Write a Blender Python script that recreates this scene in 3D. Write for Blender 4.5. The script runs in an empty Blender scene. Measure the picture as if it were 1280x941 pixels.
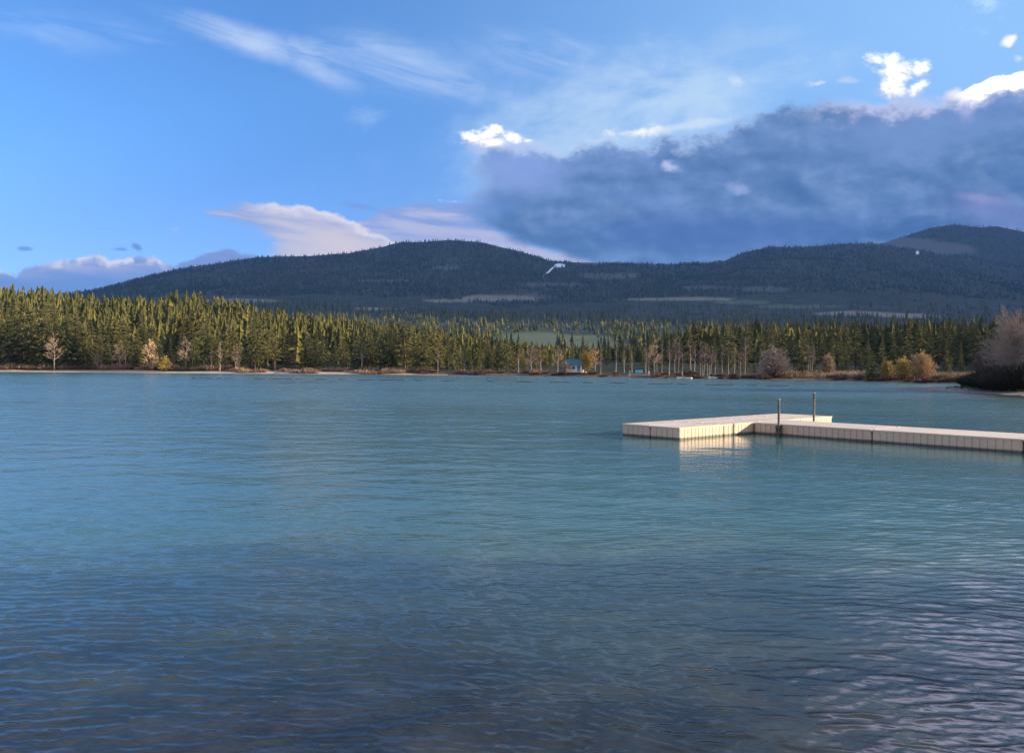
import bpy, bmesh, math, random
import numpy as np
from mathutils import Vector, Matrix
rng = np.random.default_rng(7)
random.seed(7)
R = math.radians
scene = bpy.context.scene
COL = scene.collection

# ------------------------------------------------------------------ camera frame
F_PX, HC = 985.0, 2.1                      # focal length in photo pixels, eye height over the water
ROLL, PITCH = R(0.3357), R(0.6253)
SUN_AZ, SUN_EL = R(-3.0), R(14.0)           # azimuth from +X, the sun stands to the right
SUN = Vector((math.cos(SUN_AZ)*math.cos(SUN_EL), math.sin(SUN_AZ)*math.cos(SUN_EL), math.sin(SUN_EL)))

def yh(px):                                  # horizon row of the photo
    return 456.0 + 7.5*px/1280.0
def at(px, Y, z=0.0):
    return Vector(((px-640.0)/F_PX*Y, Y, z))
def z_at(px, py, Y):
    return HC + (yh(px)-py)/F_PX*Y

# ------------------------------------------------------------------ scene helpers
def tag(o, label=None, cat=None, group=None, kind=None):
    if label: o['label'] = label
    if cat: o['category'] = cat
    if group: o['group'] = group
    if kind: o['kind'] = kind
    return o
def empty(name, loc=(0, 0, 0), rz=0.0, sc=1.0):
    o = bpy.data.objects.new(name, None); COL.objects.link(o)
    o.location = loc; o.rotation_euler = (0, 0, rz)
    o.scale = (sc, sc, sc) if not hasattr(sc, '__len__') else sc
    o.empty_display_size = 0.2
    return o
def mesh_obj(name, me, mat, parent=None):
    o = bpy.data.objects.new(name, me); COL.objects.link(o)
    if mat is not None and not me.materials: me.materials.append(mat)
    if parent: o.parent = parent
    return o
def np_mesh(name, V, faces, smooth=False):
    """V n x 3; faces: int array m x k (all same k) or a list of such arrays."""
    me = bpy.data.meshes.new(name)
    if isinstance(faces, np.ndarray): faces = [faces]
    faces = [np.asarray(f, dtype=np.int32) for f in faces if len(f)]
    V = np.asarray(V, dtype=np.float32)
    me.vertices.add(len(V)); me.vertices.foreach_set('co', V.ravel())
    loops = np.concatenate([f.ravel() for f in faces])
    tot = np.concatenate([np.full(len(f), f.shape[1], np.int32) for f in faces])
    start = np.concatenate([[0], np.cumsum(tot)[:-1]]).astype(np.int32)
    me.loops.add(len(loops)); me.loops.foreach_set('vertex_index', loops)
    me.polygons.add(len(tot)); me.polygons.foreach_set('loop_start', start)
    me.polygons.foreach_set('use_smooth', np.full(len(tot), smooth))
    me.update(calc_edges=True); me.validate()
    return me
def vattr(me, name, a):
    at_ = me.attributes.new(name, 'FLOAT', 'POINT'); at_.data.foreach_set('value', np.asarray(a, np.float32))
class MB:
    """collects boxes, tubes and polygons into one mesh"""
    def __init__(s): s.bm = bmesh.new()
    def box(s, c, d, rz=0.0, bev=0.0, M=None):
        r = bmesh.ops.create_cube(s.bm, size=1.0)
        m = Matrix.Translation(c) @ Matrix.Rotation(rz, 4, 'Z') @ Matrix.Diagonal((d[0], d[1], d[2], 1))
        if M is not None: m = M @ m
        bmesh.ops.transform(s.bm, matrix=m, verts=r['verts'])
        if bev:
            es = list({e for v in r['verts'] for e in v.link_edges})
            bmesh.ops.bevel(s.bm, geom=es, offset=bev, segments=2, affect='EDGES')
        return s
    def tube(s, p, q, r0, r1=None, n=8, caps=True):
        r1 = r0 if r1 is None else r1
        p, q = Vector(p), Vector(q); d = q-p
        M = Matrix.Translation((p+q)/2) @ d.to_track_quat('Z', 'Y').to_matrix().to_4x4()
        bmesh.ops.create_cone(s.bm, cap_ends=caps, segments=n, radius1=r0, radius2=r1, depth=d.length, matrix=M)
        return s
    def poly(s, pts):
        s.bm.faces.new([s.bm.verts.new(p) for p in pts]); return s
    def build(s, name, mat, parent=None, smooth=False):
        me = bpy.data.meshes.new(name)
        bmesh.ops.recalc_face_normals(s.bm, faces=s.bm.faces)
        for f in s.bm.faces: f.smooth = smooth
        s.bm.to_mesh(me); s.bm.free()
        return mesh_obj(name, me, mat, parent)
def copy_tree(o, parent=None):
    c = o.copy(); COL.objects.link(c); c.parent = parent
    for ch in list(o.children): copy_tree(ch, c)
    return c

# ------------------------------------------------------------------ node expression helper
class X:
    """a float socket with arithmetic"""
    nt = None
    def __init__(s, sock): s.s = sock
    @staticmethod
    def m(op, *a, clamp=False):
        n = X.nt.nodes.new('ShaderNodeMath'); n.operation = op; n.use_clamp = clamp
        for i, v in enumerate(a):
            if isinstance(v, X): X.nt.links.new(v.s, n.inputs[i])
            else: n.inputs[i].default_value = float(v)
        return X(n.outputs[0])
    def __add__(s, o): return X.m('ADD', s, o)
    __radd__ = __add__
    def __sub__(s, o): return X.m('SUBTRACT', s, o)
    def __rsub__(s, o): return X.m('SUBTRACT', o, s)
    def __mul__(s, o): return X.m('MULTIPLY', s, o)
    __rmul__ = __mul__
    def __truediv__(s, o): return X.m('DIVIDE', s, o)
    def clamp(s): return X.m('ADD', s, 0.0, clamp=True)
def smooth(e0, e1, x):
    n = X.nt.nodes.new('ShaderNodeMapRange'); n.interpolation_type = 'SMOOTHSTEP'; n.clamp = True
    X.nt.links.new(x.s, n.inputs['Value'])
    lo, hi = (0.0, 1.0)
    if e0 > e1: e0, e1, lo, hi = e1, e0, 1.0, 0.0
    n.inputs['From Min'].default_value = e0; n.inputs['From Max'].default_value = e1
    n.inputs['To Min'].default_value = lo; n.inputs['To Max'].default_value = hi
    return X(n.outputs['Result'])
def noise(vec, scale=1.0, detail=4.0, rough=0.5, dist=0.0):
    n = X.nt.nodes.new('ShaderNodeTexNoise'); n.noise_dimensions = '3D'
    n.inputs['Scale'].default_value = scale; n.inputs['Detail'].default_value = detail
    n.inputs['Roughness'].default_value = rough; n.inputs['Distortion'].default_value = dist
    if vec is not None: X.nt.links.new(vec, n.inputs['Vector'])
    return X(n.outputs['Fac'])
def vec(x, y, z=0.0):
    n = X.nt.nodes.new('ShaderNodeCombineXYZ')
    for i, v in enumerate((x, y, z)):
        if isinstance(v, X): X.nt.links.new(v.s, n.inputs[i])
        else: n.inputs[i].default_value = v
    return n.outputs[0]
def mixc(fac, a, b, blend='MIX'):
    n = X.nt.nodes.new('ShaderNodeMix'); n.data_type = 'RGBA'; n.blend_type = blend; n.clamp_factor = True
    if isinstance(fac, X): X.nt.links.new(fac.s, n.inputs[0])
    else: n.inputs[0].default_value = fac
    for k, v in ((6, a), (7, b)):
        if isinstance(v, (tuple, list)): n.inputs[k].default_value = (*v[:3], 1.0)
        else: X.nt.links.new(v, n.inputs[k])
    return n.outputs[2]
def lin(r, g, b):
    f = lambda c: (c/255/12.92) if c/255 <= 0.04045 else ((c/255+0.055)/1.055)**2.4
    return (f(r), f(g), f(b))
def new_mat(name, rough=0.8, spec=0.3):
    m = bpy.data.materials.new(name); m.use_nodes = True
    b = m.node_tree.nodes['Principled BSDF']
    b.inputs['Roughness'].default_value = rough
    b.inputs['Specular IOR Level'].default_value = spec
    X.nt = m.node_tree
    return m, b
def geo_pos():
    n = X.nt.nodes.new('ShaderNodeNewGeometry'); return n.outputs['Position']
def obj_co():
    n = X.nt.nodes.new('ShaderNodeTexCoord'); return n.outputs['Object']
def vec_scale(v, sc):
    n = X.nt.nodes.new('ShaderNodeMapping'); X.nt.links.new(v, n.inputs[0]); n.inputs['Scale'].default_value = sc; return n.outputs[0]
def obj_rand():
    n = X.nt.nodes.new('ShaderNodeObjectInfo'); return X(n.outputs['Random'])
def attr(name):
    n = X.nt.nodes.new('ShaderNodeAttribute'); n.attribute_name = name; return X(n.outputs['Fac'])
def setc(b, sock): X.nt.links.new(sock, b.inputs['Base Color'])
def bump(b, h, strength=0.3, dist=0.01):
    n = X.nt.nodes.new('ShaderNodeBump'); n.inputs['Strength'].default_value = strength; n.inputs['Distance'].default_value = dist
    X.nt.links.new(h.s, n.inputs['Height']); X.nt.links.new(n.outputs[0], b.inputs['Normal'])
def noisy_mat(name, c1, c2, scale, rough=0.8, spec=0.3, det=6, bstr=0.0, bdist=0.01, world=False):
    m, b = new_mat(name, rough, spec)
    v = geo_pos() if world else obj_co()
    f = noise(v, scale, det, 0.6)
    setc(b, mixc(smooth(0.3, 0.7, f), c1, c2))
    if bstr: bump(b, f, bstr, bdist)
    return m

# ------------------------------------------------------------------ world: sky and clouds
EXPO = 1.25
world = bpy.data.worlds.new('World'); scene.world = world; world.use_nodes = True
def build_world():
    nt = world.node_tree; X.nt = nt; nt.nodes.clear()
    out = nt.nodes.new('ShaderNodeOutputWorld'); bg = nt.nodes.new('ShaderNodeBackground')
    nt.links.new(bg.outputs[0], out.inputs[0])
    STR = 0.12
    bg.inputs['Strength'].default_value = STR
    sky = nt.nodes.new('ShaderNodeTexSky'); sky.sky_type = 'NISHITA'; sky.sun_disc = False
    sky.sun_elevation = SUN_EL; sky.sun_rotation = math.pi/2 - SUN_AZ
    sky.air_density = 1.0; sky.dust_density = 0.3; sky.ozone_density = 1.6; sky.altitude = 900
    k = 1.0/(STR*2**EXPO)                     # a colour as seen on the picture -> sky radiance
    C = lambda r, g, b, s=1.0: tuple(c*k*s for c in lin(r, g, b))
    tc = nt.nodes.new('ShaderNodeTexCoord'); sx = nt.nodes.new('ShaderNodeSeparateXYZ')
    nt.links.new(tc.outputs['Generated'], sx.inputs[0])
    dx, dy, dz = X(sx.outputs[0]), X(sx.outputs[1]), X(sx.outputs[2])
    ay = X.m('MAXIMUM', X.m('ABSOLUTE', dy), 0.12)
    a = dx/ay*F_PX + 640.0                    # azimuth and elevation as tangents, scaled
    e = a*(7.5/1280.0) + 456.0 - dz/ay*F_PX
    def fcurve(x, pts, ymax=500.0):
        fc = nt.nodes.new('ShaderNodeFloatCurve'); x0, x1 = pts[0][0], pts[-1][0]
        cv = fc.mapping.curves[0]
        for i, (px, py) in enumerate(pts):
            p = ((px-x0)/(x1-x0), py/ymax)
            if i == 0: cv.points[0].location = p
            elif i == len(pts)-1: cv.points[-1].location = p
            else: cv.points.new(*p)
        fc.mapping.update()
        t = ((x-x0)/(x1-x0)).clamp(); nt.links.new(t.s, fc.inputs['Value'])
        return X(fc.outputs[0])*ymax
    # billow noises
    w1 = (noise(vec(a/120.0, e/85.0, 3.1), 1.0, 8, 0.60) - 0.5)*2.4
    w2 = (noise(vec(a/24.0, e/17.0, 8.7), 1.0, 5, 0.62) - 0.5)*2.2
    w3 = (noise(vec(a/9.0, e/7.0, 4.7), 1.0, 4, 0.6) - 0.5)*2.0
    rl = (noise(vec(a/85.0, e/55.0, 12.0), 1.0, 6, 0.58) - noise(vec((a+11.0)/85.0, (e-9.0)/55.0, 12.0), 1.0, 6, 0.58))*5.0
    st = noise(vec((a+e*1.1)/210.0, (e-a*0.28)/34.0, 1.7), 1.0, 6, 0.6, 0.6)      # streaky
    st2 = noise(vec((a+e*0.4)/150.0, (e+a*0.1)/60.0, 5.2), 1.0, 6, 0.62, 0.3)
    st3 = noise(vec((a-e*0.8)/120.0, (e-a*0.12)/16.0, 2.9), 1.0, 6, 0.58, 0.3)
    big = noise(vec(a/320.0, (e+a*0.06)/95.0, 6.3), 1.0, 5, 0.55)
    # the clear sky: the sky texture, a touch bluer, a thin haze towards the sun
    col = mixc(1.0, sky.outputs[0], tuple(c*SKY_VAL for c in SKY_TINT), 'MULTIPLY')
    col = mixc(smooth(120.0, 340.0, e)*0.85, col, mixc(1.0, col, (1.12, 0.86, 0.92), 'MULTIPLY'))
    col = mixc(smooth(250.0, 1350.0, a)*smooth(-500.0, 60.0, e)*0.85, col, C(158, 206, 255, 1.05))
    def ell(cx, cy, rx, ry, rot=0.0, n1=0.0, n2=0.0, soft=0.5):
        c, s_ = math.cos(R(rot)), math.sin(R(rot))
        u = ((a-cx)*(c/rx) + (e-cy)*(s_/rx)); v = ((e-cy)*(c/ry) - (a-cx)*(s_/ry))
        r = X.m('SQRT', u*u + v*v)
        d = 1.0 - r
        if n1: d = d + w1*n1
        if n2: d = d + w2*n2 + w3*(n2*.45)
        return smooth(0.0, soft, d)
    # thin veils and cirrus
    veil = ell(800, 130, 330, 95, -12, .5, 0.1, 0.9)*smooth(0.28, 0.66, st2)
    col = mixc(veil*0.82, col, C(206, 232, 255))
    cir = X.m('MAXIMUM', ell(300, 50, 150, 26, 17, .4, 0.1, 1.0), ell(395, 84, 80, 30, 33, .4, 0.1, 1.0))
    col = mixc(cir*smooth(0.2, 0.66, st)*0.72, col, C(215, 230, 255))
    cir2 = X.m('MAXIMUM', ell(510, 88, 170, 52, 14, .5, 0.1, 1.0), ell(670, 72, 120, 46, 10, .5, 0.1, 1.0))
    col = mixc(cir2*smooth(0.3, 0.66, st)*0.66, col, C(200, 222, 255))
    col = mixc(ell(110, 40, 190, 34, 6, .5, 0.1, 1.0)*smooth(0.35, 0.7, st)*0.5, col, C(190, 215, 255))
    col = mixc(smooth(10.0, -240.0, e)*smooth(.24, .60, noise(vec(a/420.0, e/260.0, 9.0), 1.0, 5, .6) + a*.00006)*.85, col, C(186, 212, 255, 1.35))
    col = mixc(ell(740, 190, 260, 60, -14, .5, 0.2, 0.9)*0.5, col, C(205, 232, 255))
    col = mixc(ell(460, 145, 34, 16, 0, .8, 0.9, 1.2)*0.3, col, C(190, 220, 255))
    col = mixc(ell(1290, -230, 270, 250, -10, .5, .15, .9)*.85, col, C(216, 212, 250, 5.0))
    # low bank on the left
    tl = fcurve(a, [(-300, 300), (-60, 330), (0, 336), (18, 340), (34, 331), (60, 326), (92, 320), (112, 317), (140, 323), (160, 319), (192, 319), (207, 329), (218, 333), (228, 326), (252, 316), (285, 309), (302, 313), (322, 318), (345, 345), (400, 420)])
    dl = e - tl + w2*8.0 + w1*8.0 + w3*1.5
    body = mixc(smooth(326.0, 356.0, e + w1*14.0), mixc(smooth(.4, .62, st3), C(150, 168, 222), C(186, 190, 226)), C(112, 148, 214))
    body = mixc(smooth(206.0, 226.0, a + w1*10.0), body, mixc(smooth(.4, .65, st3), C(128, 152, 214), C(150, 166, 220)))
    body = mixc(smooth(15.0, 3.0, dl + w2*5.0)*smooth(40.0, 90.0, a)*smooth(216.0, 200.0, a)*smooth(.30, .50, noise(vec(a/22.0, e/60.0, 4.0), 1.0, 3, .5)), body, C(255, 244, 238))
    body = mixc(ell(0, 336, 17, 7, 10, .4, .4, .5), body, C(240, 222, 228))
    body = mixc(ell(175, 325, 13, 9, 20, .4, .4, .5)*.8, body, C(110, 142, 205))
    col = mixc(smooth(0.0, 6.0, dl), col, body)
    col = mixc(ell(150, 312, 17, 4, 0, .7, .7, .7)*.85, col, C(110, 150, 218))
    col = mixc(ell(172, 309, 11, 7, 20, .7, .6, .6)*.9, col, C(106, 142, 210))
    col = mixc(ell(32, 311, 15, 4, 0, .7, .6, .7)*.8, col, C(104, 150, 222))
    col = mixc(ell(219, 288, 9, 5, 0, .7, .6, .9)*.6, col, C(200, 205, 235))
    # second lavender cloud behind the hill
    t2 = fcurve(a, [(360, 480), (400, 330), (430, 284), (455, 270), (482, 257), (520, 251), (555, 247), (585, 252), (600, 270), (650, 296), (720, 312), (800, 330)])
    d2 = e - t2 + w2*8.0 + w1*13.0 + w3*2.0
    lv = mixc(smooth(.36, .62, st3 + (e-285.0)*.006), C(146, 170, 228), C(200, 200, 228))
    lv = mixc(ell(560, 251, 30, 4, 2, .5, .4, .7), lv, C(255, 242, 238))
    lv = mixc(ell(552, 269, 40, 3.5, 0, .6, .4, .8)*.7, lv, C(222, 206, 230))
    lv = mixc(smooth(280.0, 312.0, e + (a-520.0)*.02)*.6, lv, C(206, 204, 230))
    col = mixc(smooth(0.0, 8.0, d2)*.92, col, lv)
    col = mixc(ell(452, 259, 34, 6, 8, .7, .5, .9)*.6, col, C(128, 162, 226))
    # lens shaped cumulus above the hill
    tq = fcurve(a, [(200, 300), (250, 264), (285, 256), (318, 251), (360, 253), (392, 259), (425, 269), (455, 281), (490, 296), (560, 320)])
    lq = fcurve(e, [(230, 300), (256, 262), (272, 258), (284, 285), (294, 312), (306, 318), (340, 330)])
    dq = e - tq + w2*8.0 + w1*11.0 + w3*2.0
    lens = smooth(0.0, 7.0, dq)*smooth(-6.0, 34.0, a - lq + w1*44.0 + w2*20.0 + (st3-.5)*90.0)*smooth(520.0, 470.0, a - (e-290.0)*.8)
    lc = mixc(smooth(.38, .62, st3 + (a-370.0)*.0012), C(160, 178, 226), C(214, 206, 224))
    lc = mixc(smooth(290.0, 480.0, a + (e-280.0)*1.6)*smooth(4.0, 40.0, dq)*.8, lc, C(240, 224, 220))
    lc = mixc(smooth(17.0, 3.0, dq + w2*2.0)*smooth(290.0, 350.0, a), lc, C(252, 244, 240))
    col = mixc(lens*.95, col, lc)
    # the bright heads of the big mass: crisp above, melting into the grey below
    def white(cx, cy, rx, ry, rot=0, n1=0.5, n2=0.9, soft=0.75, s_=1.15, c=(255, 252, 248), f=1.0, fade=None):
        nonlocal col
        k = ell(cx, cy, rx, ry, rot, n1, n2, soft)*f
        if fade: k = k*smooth(fade[1], fade[0], e + w1*8.0)
        col = mixc(k, col, C(*c, s_))
    white(640, 190, 80, 22, 8, .5, .3, .6, 1.0, (196, 214, 250), .8)
    white(1257, 53, 15, 9, -34, .5, .7, .7)
    white(1268, 75, 9, 6, 0, .5, .8, 1.0, 1.0, (240, 246, 255), .7)
    white(1018, 107, 20, 7, -8, .8, 1.0, 1.1, 1.0)
    white(1058, 103, 22, 6, 0, .8, .6, .9, 1.0, (225, 225, 250), .5)
    white(918, 103, 26, 9, -4, .9, 1.0, 1.2, 1.0, (225, 240, 255), .7)
    white(798, 166, 58, 10, -6, .8, 1.0, 1.0)
    white(740, 180, 50, 10, -20, .8, 1.0, 1.2, 1.0, (214, 232, 255), .8)
    white(860, 158, 70, 9, -8, .8, .5, .8, 1.0, (225, 240, 255), .7)
    # grey mass on the right
    T = fcurve(a, [(480, 330), (560, 250), (586, 196), (600, 188), (640, 186), (672, 192), (706, 190), (722, 178), (748, 172), (800, 174), (828, 165), (850, 166), (880, 162), (910, 154), (950, 140), (985, 122), (1015, 115), (1050, 120), (1085, 126), (1120, 124),
                   (1160, 118), (1200, 106), (1230, 99), (1280, 92), (1400, 80), (1700, 60)])
    L = fcurve(e, [(150, 600), (186, 588), (214, 592), (236, 600), (248, 586), (266, 576), (280, 592), (292, 620), (302, 636), (314, 676), (326, 712), (345, 760)], 1000.0)
    dep = e - T + w1*27.0 + w2*20.0
    lef = a - L + w1*32.0 + w2*22.0
    gm = smooth(-3.0, 18.0, dep)*smooth(-16.0, 30.0, lef)
    g = mixc(smooth(0.30, 0.70, big + w1*0.17 + w2*.07), C(76, 116, 168), C(116, 150, 202))
    g = mixc(smooth(.52, .74, st2 + w2*.05)*.5, g, C(136, 164, 222))
    g = mixc((rl*1.0 + w2*.1).clamp()*.48, g, C(150, 180, 226))
    g = mixc((rl*-1.0).clamp()*.55, g, C(60, 96, 152))
    g = mixc(ell(1150, 165, 260, 62, -8, .35, 0.1, 1.0)*0.75, g, C(126, 158, 212))
    g = mixc(ell(1230, 262, 120, 34, 10, .6, 0.15, 1.0)*0.6, g, C(130, 142, 200))
    g = mixc(ell(1215, 248, 46, 8, 8, .8, 0.3, 1.0)*0.5, g, C(176, 174, 212))
    g = mixc(ell(648, 214, 80, 34, 14, .5, 0.2, 1.0)*0.85, g, C(146, 172, 234))
    g = mixc(ell(880, 292, 300, 34, 0, .5, 0.1, 1.0)*0.7, g, C(72, 106, 176))
    g = mixc(ell(620, 262, 50, 24, 0, .5, 0.1, 1.0)*0.4, g, C(92, 140, 214))
    g = mixc(smooth(36.0, 3.0, dep + w2*12.0)*smooth(960.0, 1080.0, a)*.95, g, C(216, 218, 244))
    g = mixc(smooth(26.0, 0.0, dep + w2*10.0)*smooth(1010.0, 900.0, a)*.75, g, C(192, 214, 248))
    g = mixc(smooth(70.0, 4.0, lef)*smooth(300.0, 230.0, e)*.6, g, C(150, 178, 234))
    g = mixc(ell(833, 207, 22, 11, 35, .9, 1.1, 1.1)*0.9, g, C(206, 214, 246))
    g = mixc(ell(920, 238, 18, 9, 20, .9, 1.1, 1.2)*0.6, g, C(176, 190, 236))
    g = mixc(ell(800, 250, 90, 16, 8, .7, 0.3, 1.0)*0.35, g, C(120, 156, 218))
    col = mixc(gm, col, g)
    # heads that stand before it
    white(1120, 118, 46, 17, 6, .5, .4, .9, 1.0, (214, 212, 244), .8)
    def puffs(lst, soft=1.0, c=(255, 252, 248), s_=1.7, fade=None, n=1.1):
        nonlocal col
        k = None
        for p in lst:
            q = ell(p[0], p[1], p[2], p[3], p[4] if len(p) > 4 else 0, .25, n, soft)
            k = q if k is None else X.m('MAXIMUM', k, q)
        if fade: k = k*smooth(fade[1], fade[0], e + w1*10.0 + w2*4.0)
        col = mixc(k, col, C(208, 216, 242))
        k = None
        for p in lst:
            q = ell(p[0]-1, p[1]-3.5, p[2]*.96, p[3]*.92, p[4] if len(p) > 4 else 0, .3, n, 1.2)
            k = q if k is None else X.m('MAXIMUM', k, q)
        if fade: k = k*smooth(fade[1], fade[0], e + w1*10.0 + w2*4.0)
        col = mixc(k, col, C(*c, s_))
    puffs([(1117, 99, 34, 20, 20), (1092, 79, 19, 13, 15), (1110, 82, 21, 13, 12), (1124, 92, 28, 17, 14), (1145, 92, 17, 15), (1116, 108, 26, 13, 20), (1122, 118, 26, 14), (1143, 113, 18, 10, -20)])
    white(1190, 118, 22, 12, -18, .6, .45, .7, 1.0, (250, 244, 252), .9)
    white(1205, 140, 16, 20, 20, .6, .45, 1.0, 1.0, (190, 192, 236), .7)
    tw = fcurve(a, [(1150, 128), (1188, 116), (1205, 108), (1222, 102), (1240, 96), (1262, 92), (1285, 90), (1400, 78), (1600, 70)])
    dw = e - tw + w2*4.0 + w1*3.0 + w1*smooth(1270.0, 1360.0, a)*26.0
    col = mixc(smooth(0.0, 5.0, dw + w3*3.0)*smooth(25.0, 5.0, dw + w1*8.0 + w2*7.0)*smooth(1185.0, 1228.0, a), col, C(255, 250, 252, 3.2))
    puffs([(588, 176, 20, 10), (604, 173, 20, 12), (620, 166, 10, 8), (614, 182, 26, 8), (640, 176, 17, 8, 16), (659, 180, 9, 4)], .7, fade=(181, 194))
    # warm glow added to the unseen sky behind the viewer, brightens shaded faces
    bk = smooth(0.05, -0.35, dy)*smooth(0.02, 0.12, dz)*smooth(0.95, 0.5, dz)*smooth(.30, .56, noise(tc.outputs['Generated'], 2.6, 5, .6))
    col = mixc(bk*BACK_FILL, col, C(252, 222, 196, 0.9))
    nt.links.new(col, bg.inputs['Color'])
BACK_FILL = 0.85
SKY_SAT, SKY_VAL, SKY_TINT = 1.0, 2**(0.35-EXPO), (0.66, 1.12, 1.74)
build_world()

# ------------------------------------------------------------------ sun
sl = bpy.data.lights.new('sun', 'SUN'); so = bpy.data.objects.new('sun', sl); COL.objects.link(so)
sl.energy = 5.0; sl.angle = R(0.5); sl.color = (1.0, 0.80, 0.54)
so.rotation_euler = SUN.to_track_quat('Z', 'Y').to_euler(); so.location = SUN*200

# ------------------------------------------------------------------ camera
cam = bpy.data.cameras.new('camera'); co = bpy.data.objects.new('camera', cam); COL.objects.link(co)
cam.sensor_width = 36; cam.lens = 36*F_PX/1280; cam.clip_end = 60000; cam.clip_start = 0.05
co.location = (0, 0, HC)
co.rotation_mode = 'QUATERNION'
co.rotation_quaternion = (Matrix.Rotation(R(90)-PITCH, 3, 'X') @ Matrix.Rotation(ROLL, 3, 'Z')).to_quaternion()
scene.camera = co

# ------------------------------------------------------------------ value noise in numpy
def vnoise(x, y, seed=0):
    t = np.random.default_rng(seed).random((256, 256))
    xi, yi = np.floor(x).astype(int), np.floor(y).astype(int)
    fx, fy = x-xi, y-yi
    fx, fy = fx*fx*(3-2*fx), fy*fy*(3-2*fy)
    g = lambda i, j: t[(xi+i) % 256, (yi+j) % 256]
    return (g(0, 0)*(1-fx)+g(1, 0)*fx)*(1-fy) + (g(0, 1)*(1-fx)+g(1, 1)*fx)*fy
def fbm(x, y, oct=5, seed=0, gain=0.5):
    s, a, n = 0.0, 1.0, 0.0
    for o in range(oct):
        s = s + a*vnoise(x*2**o+17.3*o, y*2**o-9.1*o, seed+o); n += a; a *= gain
    return s/n - 0.5
sstep = lambda a, b, x: (lambda t: t*t*(3-2*t))(np.clip((x-a)/(b-a), 0, 1))
def curve(px, pts):
    p = np.array(pts, float); return np.interp(px, p[:, 0], p[:, 1])

# ------------------------------------------------------------------ terrain
SHORE_PX = [(-700, 200), (-300, 228), (0, 238), (240, 228), (460, 222), (640, 215), (700, 206), (760, 190), (830, 170), (940, 160), (1040, 152), (1120, 134), (1210, 124), (1300, 118), (1500, 122), (2000, 150)]
def shore_Y(px): return curve(px, SHORE_PX) + 5.0*fbm(np.asarray(px, float)/60.0, np.zeros_like(np.asarray(px, float)), 3, 3)
HILL = [(-900, 34), (0, 31), (120, 26), (250, 24), (320, 19), (400, 13), (480, 8), (560, 3), (640, 0.5), (760, 0.5), (1240, 1), (1400, 8), (1700, 14), (3000, 16)]
RIDGE = [(-800, 385), (-100, 385), (0, 383), (60, 378), (100, 371), (130, 364), (180, 350), (230, 338), (320, 323), (380, 321), (440, 317), (480, 309), (500, 304), (560, 301), (600, 304), (650, 315), (690, 328),
         (760, 330), (820, 331), (880, 329), (905, 325), (930, 315), (960, 308), (1000, 308), (1060, 304), (1110, 304), (1150, 310), (1200, 322), (1280, 335), (1500, 345), (2200, 360)]
REAR = [(-800, 420), (560, 400), (640, 345), (680, 330), (700, 326), (725, 330), (800, 334), (900, 334), (1050, 318), (1090, 306), (1112, 300), (1130, 295), (1160, 285), (1190, 281), (1220, 284), (1245, 283), (1265, 287), (1300, 294), (1400, 310), (1700, 340), (2200, 380)]
def ground_z(X_, Y):
    X_, Y = np.asarray(X_, float), np.asarray(Y, float)
    px = 640.0 + F_PX*X_/Y
    ys = shore_Y(px); d = Y - ys
    yhp = yh(px)
    kY = [0, 600, 900, 1300, 1800, 2200, 2700, 3400, 4300, 4700, 5300, 7000, 12000]
    r = curve(px, RIDGE); q = curve(px, REAR)
    zr = (yhp-r)/F_PX*4300; zq = (yhp-q)/F_PX*5300
    one = np.ones_like(px)
    bench = 0.55+0.45*np.clip(zr/500.0, 0, 1)
    z27 = np.minimum(205*bench, zr*0.55)
    kz = [0*one, 7*one, 30*one, np.minimum(66*one, zr*0.3), np.minimum(112*bench, zr*.38), np.minimum(150*bench, zr*.46), z27, z27+(zr-z27)*0.45, zr, np.minimum(zr-18, np.maximum(zq*0.9, zr*0.7)), zq, zq*0.55, 0.3*zq]
    z = np.zeros_like(px)
    for i in range(len(kY)-1):
        a, b = kY[i], kY[i+1]
        t = np.clip((Y-a)/(b-a), 0, 1)
        m = (Y >= a) & (Y < b)
        z = np.where(m, kz[i]+(kz[i+1]-kz[i])*t, z)
    z = np.where(Y >= kY[-1], kz[-1], z)
    amp = sstep(700, 3300, Y)*(1-0.75*sstep(3900, 4300, Y)*sstep(5600, 5300, Y))
    z = z + amp*(95*fbm(X_/620, Y/900, 5, 11) + 26*fbm(X_/150, Y/260, 3, 14))
    z = z + curve(px, HILL)*sstep(20, 300, d)*(1-0.6*sstep(420, 900, Y))*(1+0.5*fbm(X_/60, Y/60, 3, 21))
    near = np.where(d < 0, d*0.12, .9*sstep(0, 12, d))
    z = z*sstep(0, 120, d) + near + 1.2*fbm(X_/12, Y/12, 3, 31)*sstep(5, 40, d)
    return z
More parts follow.
